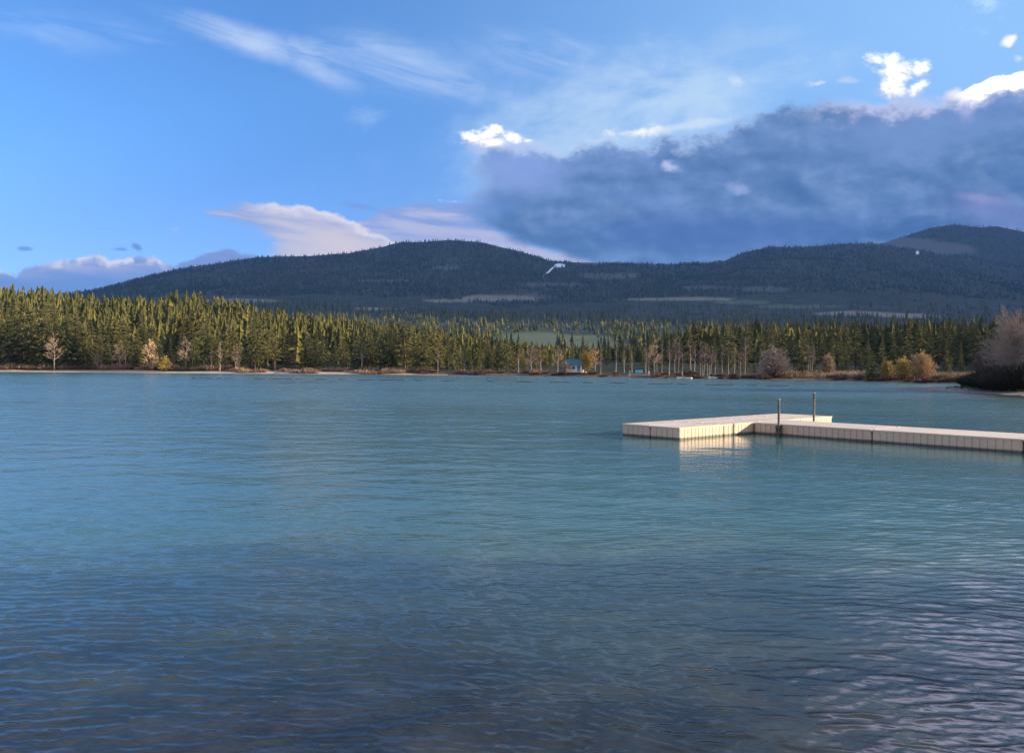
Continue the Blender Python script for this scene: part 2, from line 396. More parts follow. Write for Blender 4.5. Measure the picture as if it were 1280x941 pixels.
def masks(X_, Y, z):
    px = 640.0 + F_PX*X_/Y; py = yh(px) - (z-HC)/Y*F_PX
    n = fbm(px/28.0, py/7.0, 4, 41)
    E = lambda cx, cy, rx, ry, k=1.0, tilt=0.0: sstep(0, 0.35, 1-np.sqrt(((px-cx)/rx)**2+((py-cy-tilt*(px-cx))/ry)**2)+n*k)
    far = Y > 560
    field = np.maximum.reduce([E(300, 376.5, 66, 3.2, .6), E(1060, 392, 60, 3.4, .8), E(1130, 394.5, 62, 3.2, .7, .03), E(560, 376, 40, 2.5, .8), E(850, 374, 90, 2.5, .9), E(620, 373, 60, 4, .9), E(470, 386, 26, 2, .9)])*far
    green = np.maximum.reduce([E(660, 428, 64, 18, .5), E(728, 431, 50, 15, .5), E(1000, 383, 60, 3, .8), E(590, 405, 26, 3, .8), E(930, 378, 40, 3, .8), E(775, 433, 16, 3, .5)])*far
    snow = np.maximum.reduce([E(699, 331.5, 9, 3.0, .9), E(1145, 316, 2.6, 3.0, .5), E(686, 339, 9, 1.6, .6, -.9)])*(Y > 2500)
    cut = np.maximum.reduce([E(1160, 308, 85, 9, .8, .12)*1.5, E(730, 329, 34, 4, .9), E(640, 372, 60, 6, 1.), E(560, 335, 20, 4, 1.), E(760, 345, 40, 5, 1.1), E(1090, 300, 34, 4, .8), E(960, 362, 40, 5, 1.), E(700, 356, 60, 3, 1.), E(880, 360, 50, 3, 1.), E(480, 352, 40, 2, 1.)])*(Y > 2000)
    return field, green, snow, cut

def build_terrain():
    nu = 900
    px = np.concatenate([np.linspace(-900, -30, 120, endpoint=False), np.linspace(-30, 1310, nu, endpoint=False), np.linspace(1310, 2400, 120)])
    t = np.concatenate([np.linspace(-12, 20, 20, endpoint=False), 20+np.cumsum(np.geomspace(1.6, 62, 480))])
    t = t*(9000-200)/t[-1] if t[-1] > 8800 else t
    P, T = np.meshgrid(px, t)
    Y = shore_Y(P) + T
    Xw = (P-640)/F_PX*Y
    Z = ground_z(Xw, Y)
    n, m = P.shape
    idx = np.arange(n*m).reshape(n, m)
    F = np.stack([idx[:-1, :-1], idx[:-1, 1:], idx[1:, 1:], idx[1:, :-1]], -1).reshape(-1, 4)
    me = np_mesh('terrain', np.stack([Xw, Y, Z], -1).reshape(-1, 3), F, True)
    f, g, s, c = masks(Xw, Y, Z)
    for k, v in (('field', f), ('meadow', g), ('snow', s), ('clearing', c)): vattr(me, k, v.ravel())
    vattr(me, 'inland', sstep(1.0, 14.0, T).ravel())
    m_, b = new_mat('terrain_soil', 0.95, 0.1)
    v = geo_pos()
    n1 = noise(v, 0.02, 6, 0.6); n2 = noise(v, 0.6, 5, 0.6)
    c_ = mixc(smooth(0.35, 0.65, n1), (0.022, 0.030, 0.016), (0.045, 0.046, 0.028))
    shore_c = mixc(smooth(0.35, 0.65, n2), (0.10, 0.062, 0.036), (0.22, 0.15, 0.09))
    c_ = mixc(attr('inland'), shore_c, c_)
    c_ = mixc(attr('clearing')*0.55, c_, mixc(n2, (0.09, 0.085, 0.08), (0.15, 0.14, 0.135)))
    c_ = mixc(attr('meadow')*0.9, c_, mixc(n1, (0.07, 0.10, 0.05), (0.12, 0.14, 0.08)))
    c_ = mixc(attr('field'), c_, mixc(n1, (0.26, 0.215, 0.15), (0.17, 0.15, 0.105)))
    c_ = mixc(attr('snow'), c_, (0.82, 0.84, 0.88))
    setc(b, c_)
    o = mesh_obj('terrain', me, m_); tag(o, kind='structure')
build_terrain()

# pale sand along the far left waterline
def build_beach():
    px = np.linspace(-300, 560, 400); t = np.linspace(-1.5, 5.0, 12)
    P, T = np.meshgrid(px, t)
    fade = sstep(560, 430, P)
    Y = shore_Y(P) + T*(0.35+0.65*fade)*(0.8+0.8*vnoise(P/45.0, P*0, 5))
    Xw = (P-640)/F_PX*Y
    Z = np.maximum(ground_z(Xw, Y), -0.12*1.0) + 0.05 + 0.12*sstep(-1, 6, T)*fade
    n, m = P.shape; idx = np.arange(n*m).reshape(n, m)
    F = np.stack([idx[:-1, :-1], idx[:-1, 1:], idx[1:, 1:], idx[1:, :-1]], -1).reshape(-1, 4)
    me = np_mesh('beach', np.stack([Xw, Y, Z], -1).reshape(-1, 3), F, True)
    o = mesh_obj('beach', me, noisy_mat('pale_sand', (0.52, 0.42, 0.31), (0.38, 0.30, 0.21), 0.7, 0.95, 0.1, world=True)); tag(o, kind='structure')
build_beach()

# near shore: the beach under the viewer, the bank on the right and its spit
NEAR = [(-260, -30), (-60, -4), (-20, 1.0), (0, 3.0), (8, 3.6), (15, 5.0), (21, 9.0), (28, 18), (35, 31), (40, 46), (42.6, 58), (42.8, 66), (43.6, 76), (44.6, 84), (46.5, 89), (50, 92.5), (56, 96), (64, 99), (80, 102), (110, 104), (160, 106), (260, 108), (260, -120), (-260, -120)]
def near_sd(X_, Y):
    P = np.array(NEAR, float); inside = np.zeros(X_.shape, bool); dmin = np.full(X_.shape, 1e9)
    for i in range(len(P)):
        a, b = P[i], P[(i+1) % len(P)]
        ab = b-a; t = np.clip(((X_-a[0])*ab[0]+(Y-a[1])*ab[1])/(ab@ab), 0, 1)
        dmin = np.minimum(dmin, np.hypot(X_-a[0]-t*ab[0], Y-a[1]-t*ab[1]))
        c = ((a[1] > Y) != (b[1] > Y)) & (X_ < (b[0]-a[0])*(Y-a[1])/(b[1]-a[1]+1e-12)+a[0])
        inside ^= c
    return np.where(inside, dmin, -dmin)
def near_z(X_, Y):
    d = near_sd(X_, Y)
    return np.where(d < 0, d*0.15, 0.55*sstep(0, 7, d)+0.9*sstep(5, 25, d)) + 0.12*fbm(X_/2.5, Y/2.5, 4, 51)*sstep(0.5, 3, d)
def build_near():
    xs = np.concatenate([np.linspace(-250, -30, 60, endpoint=False), np.arange(-30, 75, 0.75), np.linspace(75, 250, 60)])
    ys = np.concatenate([np.linspace(-110, -12, 40, endpoint=False), np.arange(-12, 118, 0.75)])
    Xw, Y = np.meshgrid(xs, ys); Z = near_z(Xw, Y)
    n, m = Xw.shape; idx = np.arange(n*m).reshape(n, m)
    F = np.stack([idx[:-1, :-1], idx[:-1, 1:], idx[1:, 1:], idx[1:, :-1]], -1).reshape(-1, 4)
    keep = (Z.ravel()[F] > -1.5).any(1)
    me = np_mesh('shore', np.stack([Xw, Y, Z], -1).reshape(-1, 3), F[keep], True)
    vattr(me, 'inland', sstep(2.5, 7.0, near_sd(Xw, Y)).ravel())
    m_, b = new_mat('shore_soil', 0.95, 0.1); v = geo_pos()
    n1 = noise(v, 0.5, 6, 0.6); n2 = noise(v, 3.0, 6, 0.65)
    c_ = mixc((attr('inland') + (n1-0.5)*0.8).clamp(), mixc(n2, (0.16, 0.13, 0.11), (0.30, 0.25, 0.20)), mixc(n2, (0.035, 0.05, 0.02), (0.09, 0.09, 0.04)))
    setc(b, c_); bump(b, n2, 0.5, 0.05)
    tag(mesh_obj('shore', me, m_), kind='structure')
build_near()

# ------------------------------------------------------------------ dock geometry (needed by the waves too)
DOCK_B = np.array([4.95, 23.2]); DTH = R(41.5)
DV = np.array([math.cos(DTH), math.sin(DTH)]); DU = np.array([math.sin(DTH), -math.cos(DTH)])
DW, DL, DC, DWK, DT = 2.24, 9.4, 3.94, 2.09, 0.365

# ------------------------------------------------------------------ water
def build_water():
    nu = 900
    u = np.linspace(-0.97, 0.97, nu)
    ys = [1.6]
    while ys[-1] < 262: ys.append(ys[-1]*1.0031 + 0.001)
    ys = np.array(ys)
    U, Y = np.meshgrid(u, ys)
    Xw = U*(Y+4.0)
    dD = Y*0.0031+0.001; dX = (Y+4.0)*1.94/nu
    rs = np.random.default_rng(5)
    nc = 110
    lam = np.exp(rs.uniform(np.log(0.05), np.log(3.6), nc)); lam.sort()
    ang = R(-97) + rs.normal(0, 1, nc)*np.where(lam < .4, R(22), R(30))
    sl = 0.036*np.exp(-((np.log(lam)-np.log(0.10))/0.75)**2) + 0.0055*np.exp(-((np.log(lam)-np.log(0.6))/0.9)**2) + 0.0028
    ph = rs.uniform(0, 2*np.pi, nc)
    gust = np.clip(0.86 + 0.9*fbm(Xw/14.0, Y/9.0, 3, 61), 0.35, 1.5)
    # sheltered water in the lee of the dock
    lx, ly = Xw-8.3, Y-21.8
    shel = 1 - 0.6*np.exp(-((lx*DU[0]+ly*DU[1])/8.5)**4-((lx*DV[0]+ly*DV[1])/4.4)**2)
    shore_calm = 0.60+0.40*sstep(10, 75, Y-0.45*Xw)      # the wind freshens away from the sheltered bank
    Z = np.zeros_like(Xw); GX = np.zeros_like(Xw); GY = np.zeros_like(Xw); lost = np.zeros_like(Xw)
    wx = 0.5*fbm(Xw/3.0, Y/3.0, 2, 71); wy = 0.5*fbm(Xw/3.0, Y/3.0, 2, 75)
    for i in range(nc):
        k = 2*np.pi/lam[i]; kx, ky = k*math.cos(ang[i]), k*math.sin(ang[i])
        need = np.maximum(dD*abs(math.sin(ang[i])), dX*abs(math.cos(ang[i])))
        keep = sstep(2.2, 4.5, lam[i]/need)
        mod = gust*shel if lam[i] < 1.4 else shel
        a = sl[i]/k*1.414*shore_calm
        th = kx*(Xw+wx)+ky*(Y+wy)+ph[i]
        s, c = np.sin(th), np.cos(th)
        Z += a*mod*keep*s
        q = 0.9*a*mod*keep
        GX += q*c*math.cos(ang[i]); GY += q*c*math.sin(ang[i])
        lost += (sl[i]*mod*shore_calm)**2*(1-keep**2)
    Z = Z + np.clip(Z, -.03, .05)**2*10.0      # peaked crests, flat troughs
    X2, Y2 = Xw+GX, Y+GY
    n, m = Xw.shape; idx = np.arange(n*m).reshape(n, m)
    F = np.stack([idx[:-1, :-1], idx[:-1, 1:], idx[1:, 1:], idx[1:, :-1]], -1).reshape(-1, 4)
    V = np.stack([X2, Y2, Z], -1).reshape(-1, 3)
    rough = np.sqrt(np.sqrt(2*lost)*0.22 + 0.002)
    # the rest of the lake, still water a little lower, outside the rippled sheet
    B = np.array([(-900, -60, -.16), (900, -60, -.16), (900, 420, -.16), (-900, 420, -.16)], float)
    V2 = np.concatenate([V, B]); F2 = np.concatenate([F, [[len(V), len(V)+1, len(V)+2, len(V)+3]]])
    me = np_mesh('water', V2, F2, True)
    vattr(me, 'rough', np.concatenate([rough.ravel(), [0.3]*4]))
    # depth of the lake under each point: shallows along the near beach and by the spit
    depth = np.clip(-near_sd(Xw, Y)*0.11, 0, 6)
    vattr(me, 'depth', np.concatenate([depth.ravel(), [6]*4]))
    m_, b = new_mat('lake_water', 0.1, 0.5)
    b.inputs['IOR'].default_value = 1.36
    v = geo_pos()
    n1 = noise(v, 0.25, 4, 0.6); n2 = noise(v, 1.6, 5, 0.65)
    dp = attr('depth') + (n1-0.5)*0.5
    bed = mixc(smooth(0.35, 0.65, n2), (0.012, 0.013, 0.010), (0.042, 0.039, 0.026))
    c_ = mixc(smooth(0.15, 0.5, dp), bed, (0.062, 0.094, 0.070))
    c_ = mixc(smooth(0.38, 0.95, dp), c_, WATER_C)
    setc(b, c_)
    X.nt.links.new(attr('rough').s, b.inputs['Roughness'])
    mp = X.nt.nodes.new('ShaderNodeMapping'); X.nt.links.new(v, mp.inputs[0]); mp.inputs['Scale'].default_value = (0.55, 1.0, 1.0)
    h = noise(mp.outputs[0], 13.0, 2, 0.5, 0.6)
    bump(b, h, 0.3, 0.006)
    tag(mesh_obj('water', me, m_), kind='structure')
WATER_C = (0.050, 0.126, 0.116)
build_water()

# ------------------------------------------------------------------ materials for things
M = {}
def leaf_mat(name, c1, c2, dry=None):
    m, b = new_mat(name, 0.75, 0.15)
    r = obj_rand(); n1 = noise(obj_co(), 1.3, 3, 0.6)
    setc(b, mixc((r*0.95+(n1-0.5)*0.8+0.05).clamp(), c1, c2))
    return m
M['needle'] = leaf_mat('conifer_needles', (0.044, 0.060, 0.018), (0.175, 0.158, 0.040))
M['pine'] = leaf_mat('pine_needles', (0.090, 0.096, 0.028), (0.165, 0.145, 0.042))
M['bark'] = noisy_mat('brown_bark', (0.07, 0.05, 0.035), (0.15, 0.11, 0.08), 4.0, 0.95, 0.1)
M['birch'] = noisy_mat('pale_bark', (0.42, 0.36, 0.32), (0.26, 0.22, 0.19), 2.0, 0.9, 0.1)
M['twig_grey'] = leaf_mat('grey_twigs', (0.12, 0.095, 0.10), (0.19, 0.15, 0.15))
M['twig_pink'] = leaf_mat('pinkish_twigs', (0.30, 0.21, 0.16), (0.40, 0.29, 0.22))
M['twig_tan'] = leaf_mat('pale_tan_twigs', (0.36, 0.29, 0.245), (0.44, 0.37, 0.32))
M['twig_yellow'] = leaf_mat('yellow_budding_twigs', (0.42, 0.31, 0.08), (0.52, 0.40, 0.13))
M['twig_gold'] = leaf_mat('golden_twigs', (0.50, 0.34, 0.17), (0.58, 0.42, 0.24))
M['shrub_red'] = leaf_mat('reddish_stems', (0.12, 0.075, 0.055), (0.20, 0.13, 0.09))
M['shrub_pale'] = leaf_mat('pale_pinkish_stems', (0.22, 0.14, 0.10), (0.36, 0.25, 0.18))
M['shrub_dark'] = leaf_mat('dark_leaves', (0.030, 0.030, 0.022), (0.055, 0.05, 0.036))
M['reed'] = leaf_mat('dry_grass', (0.30, 0.22, 0.13), (0.42, 0.33, 0.2))
M['far_needle'], b_ = new_mat('far_needles', 0.9, 0.05)
setc(b_, mixc(attr('tone'), (0.030, 0.044, 0.017), (0.145, 0.132, 0.038)))
M['mtn_needle'], b_ = new_mat('mountain_needles', 0.9, 0.05)
setc(b_, mixc(attr('tone'), (0.020, 0.030, 0.016), (0.045, 0.048, 0.028)))

# ------------------------------------------------------------------ trees: meshes
def conifer_mesh(seed, H=18.0, rad=2.8, base=0.10, whorls=26, nb=6, gap=0.12, shape=0.85, droop=0.3):
    rs = random.Random(seed); V = []; T = []
    def tri(a, b, c):
        i = len(V); V.extend((a, b, c)); T.append((i, i+1, i+2))
    lean = (rs.uniform(-.02, .02), rs.uniform(-.02, .02))
    for w in range(whorls):
        t = base + (1-base)*((w+rs.uniform(-.3, .3))/whorls)
        t = min(max(t, base), 0.985)
        k = (1-t)/(1-base)
        Rw = rad*(k**shape)*rs.uniform(0.75, 1.15) + 0.12
        if t < base+0.14: Rw *= rs.uniform(0.55, 0.95)
        n = max(4, int(nb*(0.6+0.6*k)))
        a0 = rs.uniform(0, 6.28)
        for j in range(n):
            if rs.random() < gap: continue
            a = a0 + 6.283*j/n + rs.uniform(-.35, .35)
            r = Rw*rs.uniform(0.65, 1.15); z = t*H + rs.uniform(-.25, .25)
            dr = droop*rs.uniform(0.6, 1.4)
            dx, dy = math.cos(a), math.sin(a)
            cx, cy = lean[0]*z, lean[1]*z
            P = lambda f, s, dz: (cx+dx*r*f - dy*s, cy+dy*r*f + dx*s, z - dr*r*f*f + dz + 0.25*r*f*(1-f))
            wd = r*0.30+0.10
            # a spray: spine with ragged side fans
            for q in range(4):
                f0 = 0.08+0.21*q; f1 = f0+rs.uniform(.24, .42)
                sd = wd*(1-0.55*f0)*rs.uniform(.6, 1.3)
                tri(P(f0, 0, .06), P(min(f1, 1.05), sd, -sd*rs.uniform(.1, .7)), P(f0+0.20, 0.02, .04))
                sd = wd*(1-0.55*f0)*rs.uniform(.6, 1.3)
                tri(P(f0, 0, .06), P(f0+0.20, -0.02, .04), P(min(f1, 1.05), -sd, -sd*rs.uniform(.1, .7)))
            tri(P(.7, .09*r, 0), P(.7, -.09*r, 0), P(1.1, 0, .05))
            # hanging sprigs give the branch some body
            if rs.random() < .7:
                f = rs.uniform(.3, .85); s = rs.uniform(-.2, .2)*r
                tri(P(f-.12, s, .0), P(f+.12, s, .0), P(f+.02, s*1.2, -rs.uniform(.3, .7)*(0.4+.2*r)))
    for j in range(5):
        a = j*1.256; tri((lean[0]*H, lean[1]*H, H), (lean[0]*H+.16*math.cos(a), lean[1]*H+.16*math.sin(a), H-1.0), (lean[0]*H+.16*math.cos(a+1.2), lean[1]*H+.16*math.sin(a+1.2), H-1.0))
    return np_mesh('crown', np.array(V), np.array(T))
def tube_np(V, Q, p, q, r0, r1, n=4):
    p, q = Vector(p), Vector(q); d = (q-p)
    if d.length < 1e-5: return
    d.normalize(); s = d.orthogonal().normalized(); t = d.cross(s)
    i = len(V)
    for c, r in ((p, r0), (q, r1)):
        for k in range(n):
            a = 6.2832*k/n; v = c + s*(r*math.cos(a)) + t*(r*math.sin(a)); V.append(tuple(v))
    for k in range(n): Q.append((i+k, i+(k+1) % n, i+n+(k+1) % n, i+n+k))
def trunk_mesh(H, r, seed=0, top=0.96):
    V, Q = [], []; rs = random.Random(seed); p = Vector((0, 0, -0.4)); N = 6
    for i in range(N):
        q = Vector((rs.uniform(-.012, .012)*H, rs.uniform(-.012, .012)*H, H*top*(i+1)/N)) if i else Vector((0, 0, H*top/N))
        tube_np(V, Q, p, q, r*(1-i/N)+.02, r*(1-(i+1)/N)+.02, 7); p = q
    return np_mesh('trunk', np.array(V), np.array(Q), True)
def bare_meshes(seed, H=11.0, spread=0.32, twig=0.03, base=0.28, stems=1, dens=1.0, up=0.7):
    """trunk with main limbs, and a crown of fine twigs"""
    rs = random.Random(seed); V, Q, V2, Q2 = [], [], [], []
    def rv(s): return Vector((rs.gauss(0, s), rs.gauss(0, s), rs.gauss(0, s)))
    def twigs(p, d, L, lev):
        q = p + d*L
        tube_np(V2, Q2, p, q, twig*(1.0 if lev else 1.6), twig*(.5 if lev else 1.0), 3)
        if lev >= 3: return
        for _ in range(int(rs.choice((2, 3, 3, 4))*dens+.5)):
            e = (d + rv(.42) + Vector((0, 0, .18*up))).normalized()
            twigs(p+d*L*rs.uniform(.35, 1.0), e, L*rs.uniform(.5, .8), lev+1)
    for s in range(stems):
        a = rs.uniform(0, 6.28); off = Vector((math.cos(a), math.sin(a), 0))*(0.0 if stems == 1 else rs.uniform(.2, .06*H))
        h = H*rs.uniform(.8, 1.0); d = Vector((off.x*.06, off.y*.06, 1)).normalized() if stems > 1 else Vector((0, 0, 1))
        p = off + Vector((0, 0, -.3)); N = 7; r = .014*H*(1 if stems == 1 else .7)
        for i in range(N):
            q = p + (d+rv(.05)).normalized()*h*.8/N
            tube_np(V, Q, p, q, r*(1-i/N)+.03, r*(1-(i+1)/N)+.03, 6)
            if (i+1)/N > base:
                for _ in range(int(4*dens+.5)):
                    e = Vector((rs.gauss(0, 1), rs.gauss(0, 1), 0)).normalized()*(1-.45*up) + Vector((0, 0, up))
                    e.normalize()
                    L = h*spread*rs.uniform(.5, 1.0)*(1.15-.6*i/N)*.62
                    st_ = p.lerp(q, rs.random())
                    tube_np(V, Q, st_, st_+e*L*.6, r*.35*(1-i/N)+.02, .02, 4)
                    twigs(st_+e*L*.35, (e+rv(.15)).normalized(), L*.7, 0); twigs(st_+e*L*.6, (e+rv(.15)).normalized(), L*.7, 1)
            p = q
        twigs(p, (d+rv(.1)).normalized(), h*.16, 0)
    return np_mesh('trunk', np.array(V), np.array(Q), True), np_mesh('crown', np.array(V2), np.array(Q2))
def shrub_mesh(seed, H=1.6, W=1.4, n=160, blade=0.09):
    rs = random.Random(seed); V, T = [], []
    for _ in range(n):
        a = rs.uniform(0, 6.28); r = W*math.sqrt(rs.random()); h = H*(1-.55*(r/W)**2)*rs.uniform(.55, 1.1)
        x, y = r*math.cos(a)*.7, r*math.sin(a)*.7; ox, oy = r*math.cos(a)*.45+rs.gauss(0, .12), r*math.sin(a)*.45+rs.gauss(0, .12)
        b = rs.uniform(0, 6.28); wx, wy = blade*math.cos(b), blade*math.sin(b)
        i = len(V); V += [(x-wx*.5, y-wy*.5, -.1), (x+wx*.5, y+wy*.5, -.1), (x+ox*.6+wx, y+oy*.6+wy, h*.6), (x+ox, y+oy, h), (x+ox*.6-wx, y+oy*.6-wy, h*.55)]
        T += [(i, i+1, i+2), (i, i+2, i+4), (i+4, i+2, i+3)]
    return np_mesh('stems', np.array(V), np.array(T))

CON = []
for i, kw in enumerate([dict(H=18, rad=3.3), dict(H=18, rad=2.7, whorls=28), dict(H=18, rad=3.7, gap=.22, droop=.22, whorls=22), dict(H=18, rad=3.0, base=.2), dict(H=18, rad=2.2, whorls=30, droop=.4), dict(H=18, rad=4.1, gap=.3, shape=.55, base=.16, whorls=19, droop=.1),
                        dict(H=18, rad=3.0, base=.3, gap=.25, shape=.65), dict(H=18, rad=3.4, shape=.75, whorls=26)]):
    CON.append((conifer_mesh(100+i, **kw), trunk_mesh(18, .24, 100+i), 'pine' if i in (2, 5) else 'needle'))
def place(name, meshes, mats, loc, rz, sc, label, cat, group, names=('trunk', 'crown')):
    t = empty(name, loc, rz, sc); tag(t, label, cat, group)
    for me, m, nm in zip(meshes, mats, names):
        mesh_obj(nm, me, m, t)
    return t
FIRST = {}
def put(key, maker, loc, rz, sc, label, cat, group):
    """first use builds the thing with its parts, later ones copy it"""
    if key not in FIRST: FIRST[key] = t = maker()
    else: t = copy_tree(FIRST[key])
    t.location = loc; t.rotation_euler = (0, 0, rz); t.scale = sc
    tag(t, label, cat, group); return t
def con_maker(i):
    return lambda: place('conifer_tree', (CON[i][1], CON[i][0]), (M['bark'], M[CON[i][2]]), (0, 0, 0), 0, 1, None, None, None)
def gz(x, y): return float(ground_z(np.array([x]), np.array([y]))[0])

# front rows of conifers, each one a thing
rs = random.Random(11)
occupied = []
def conifer(px, back, h, label, group, i=None, wid=1.0, Y=None):
    wid *= 1.45
    Y = float(shore_Y(np.array([float(px)]))[0]) + back if Y is None else Y
    x = (px-640)/F_PX*Y
    i = rs.randrange(8) if i is None else i
    s = h/18.0
    put(('con', i), con_maker(i), (x, Y, gz(x, Y)-.1), rs.uniform(0, 6.28), (s*wid, s*wid, s), label, 'conifer', group)
FRONT = [(-30, 17), (60, 17.5), (130, 16.5), (200, 14), (300, 13.5), (400, 12.5), (480, 13), (530, 13), (560, 10.5), (600, 9), (640, 7.6), (700, 6.2), (760, 6.0), (800, 6.2), (860, 9.8), (900, 11.5), (960, 11), (1040, 10.5), (1120, 10), (1200, 9.5), (1300, 9)]
G1 = 'conifers along the far shore'
def rows():
    n = 0
    # left, sunlit front row and two rows behind it
    for row, (b0, b1, step, mul) in enumerate([(10, 22, 12.5, 1.0), (24, 40, 11.5, 1.08), (44, 64, 11.5, 1.1)]):
        px = -40.0
        while px < 690:
            h = float(curve(px, FRONT))*mul*(rs.uniform(.42, 1.0) if rs.random() < .68 else rs.uniform(1.0, 1.42))
            lab = ('sunlit conifer of the front row behind the pale sand', 'sunlit conifer of the second row behind the pale sand', 'sunlit conifer of the third row above the pale sand')[row] if px < 500 else \
                  'conifer with a shaded foot in the wood on the far middle shore'
            conifer(px, rs.uniform(b0, b1), h, lab, ('front row conifers on the left shore', 'second row conifers on the left shore', 'third row conifers on the left shore')[row] if px < 500 else 'conifers on the middle of the far shore', wid=rs.uniform(.75, 1.1))
            px += step*rs.uniform(.6, 1.4); n += 1
    for row, (b0, b1, step, mul) in enumerate([(26, 45, 19.0, .95), (48, 80, 14.0, 1.2), (85, 120, 13.0, 1.35)]):
        px = 700.0 if row else 850.0
        while px < 1290:
            h = float(curve(px, FRONT))*mul*(rs.uniform(.45, .95) if rs.random() < .6 else rs.uniform(.95, 1.2))*(0.75 if row == 0 else 1)
            if not (row == 0 and 1095 < px < 1180):
                conifer(px, rs.uniform(b0, b1), h, 'dark conifer with a lit tip in the wood on the far right shore' if px > 850 else 'conifer in the wood behind the teal roofed cabin', 'conifers on the right of the far shore' if px > 850 else 'conifers behind the cabin', wid=rs.uniform(.7, 1.05)); n += 1
            px += step*rs.uniform(.6, 1.4)
    return n
NCON = rows()
conifer(40, 12, 20.5, 'broad tall conifer with rough olive crown at the far left shore', None, 5, 1.0)
conifer(97, 13, 19.0, 'tall dense conifer left of the golden bare tree on the sand shore', None, 2, 1.05)
conifer(22, 13, 19.5, 'tall shaggy conifer nearest the left end of the sand', None, 0, 1.1)
conifer(150, 14, 17.0, 'shaggy olive conifer just left of the golden tree', None, 5, 1.0)
conifer(66, 17, 21.0, 'tallest dark conifer behind the flat topped bare tree', None, 1, 1.1)
conifer(172, 12, 12.5, 'middling conifer touching the golden tree', None, 7, 1.0)
conifer(248, 60, 27.0, 'lone conifer rising above the wooded skyline', None, 3, 1.0)
conifer(527, 14, 17.0, 'tall conifer where the pale sand ends on the far shore', None, 0, 1.15)
conifer(487, 16, 17.5, 'tall pointed conifer left of the end of the sand', None, 1, 1.2)
conifer(1090, 4, 5.6, 'small dark pine beside the yellow willow bush', None, 7, 1.4)
conifer(1003, 9, 8.0, 'olive pine behind the big pinkish bare tree', None, 5, .9)
print('conifers', NCON)

# ------------------------------------------------------------------ the forests nobody could count
def cone_cloud(name, pts, hs, tone, tiers, seg, mat, wid=0.2, jit=0.25):
    n = len(pts); r2 = np.random.default_rng(len(pts)+tiers)
    Vs, Fs, tn = [], [], []; off = 0
    per = tiers*(seg+1)
    th = r2.random(n)*6.28
    V = np.zeros((n, per, 3)); T = []
    for t in range(tiers):
        zb = 0.06 + 0.94*t/tiers*0.92; zt = min(1.0, zb + 1.35/tiers + .05) if t < tiers-1 else 1.0
        rb = wid*(1-zb)**.85
        V[:, t*(seg+1), 2] = hs*zt
        V[:, t*(seg+1), 0] = r2.normal(0, .01, n)*hs
        for s in range(seg):
            a = th + 6.2832*s/seg + t*.7
            rr = rb*hs*np.clip((1.12 if (s+t) % 2 else .55)*(1+jit*r2.normal(0, 1, n)), .15, 1.9); k = t*(seg+1)+1+s
            V[:, k, 0] = rr*np.cos(a); V[:, k, 1] = rr*np.sin(a); V[:, k, 2] = hs*(zb + r2.normal(0, .02, n)*(tiers > 1))
            T.append((t*(seg+1), t*(seg+1)+1+s, t*(seg+1)+1+(s+1) % seg))
    V += pts[:, None, :]
    T = np.array(T); F = (T[None]+(np.arange(n)*per)[:, None, None]).reshape(-1, 3)
    me = np_mesh(name, V.reshape(-1, 3), F); vattr(me, 'tone', np.repeat(tone, per))
    o = mesh_obj(name, me, mat); tag(o, kind='stuff'); return o
def scatter(n, px0, px1, Y0, Y1, seed, keepfn=None, pw=1.0):
    r2 = np.random.default_rng(seed)
    px = r2.uniform(px0, px1, n); Y = Y0*(Y1/Y0)**(r2.random(n)**pw)
    x = (px-640)/F_PX*Y; z = ground_z(x, Y)
    f, g, s, c = masks(x, Y, z)
    k = np.maximum.reduce([f, g, s*1.5, c*.85]) < r2.uniform(.25, 1.0, n)
    if keepfn is not None: k &= keepfn(px, Y, r2)
    return np.stack([x, Y, z], -1)[k], px[k], r2
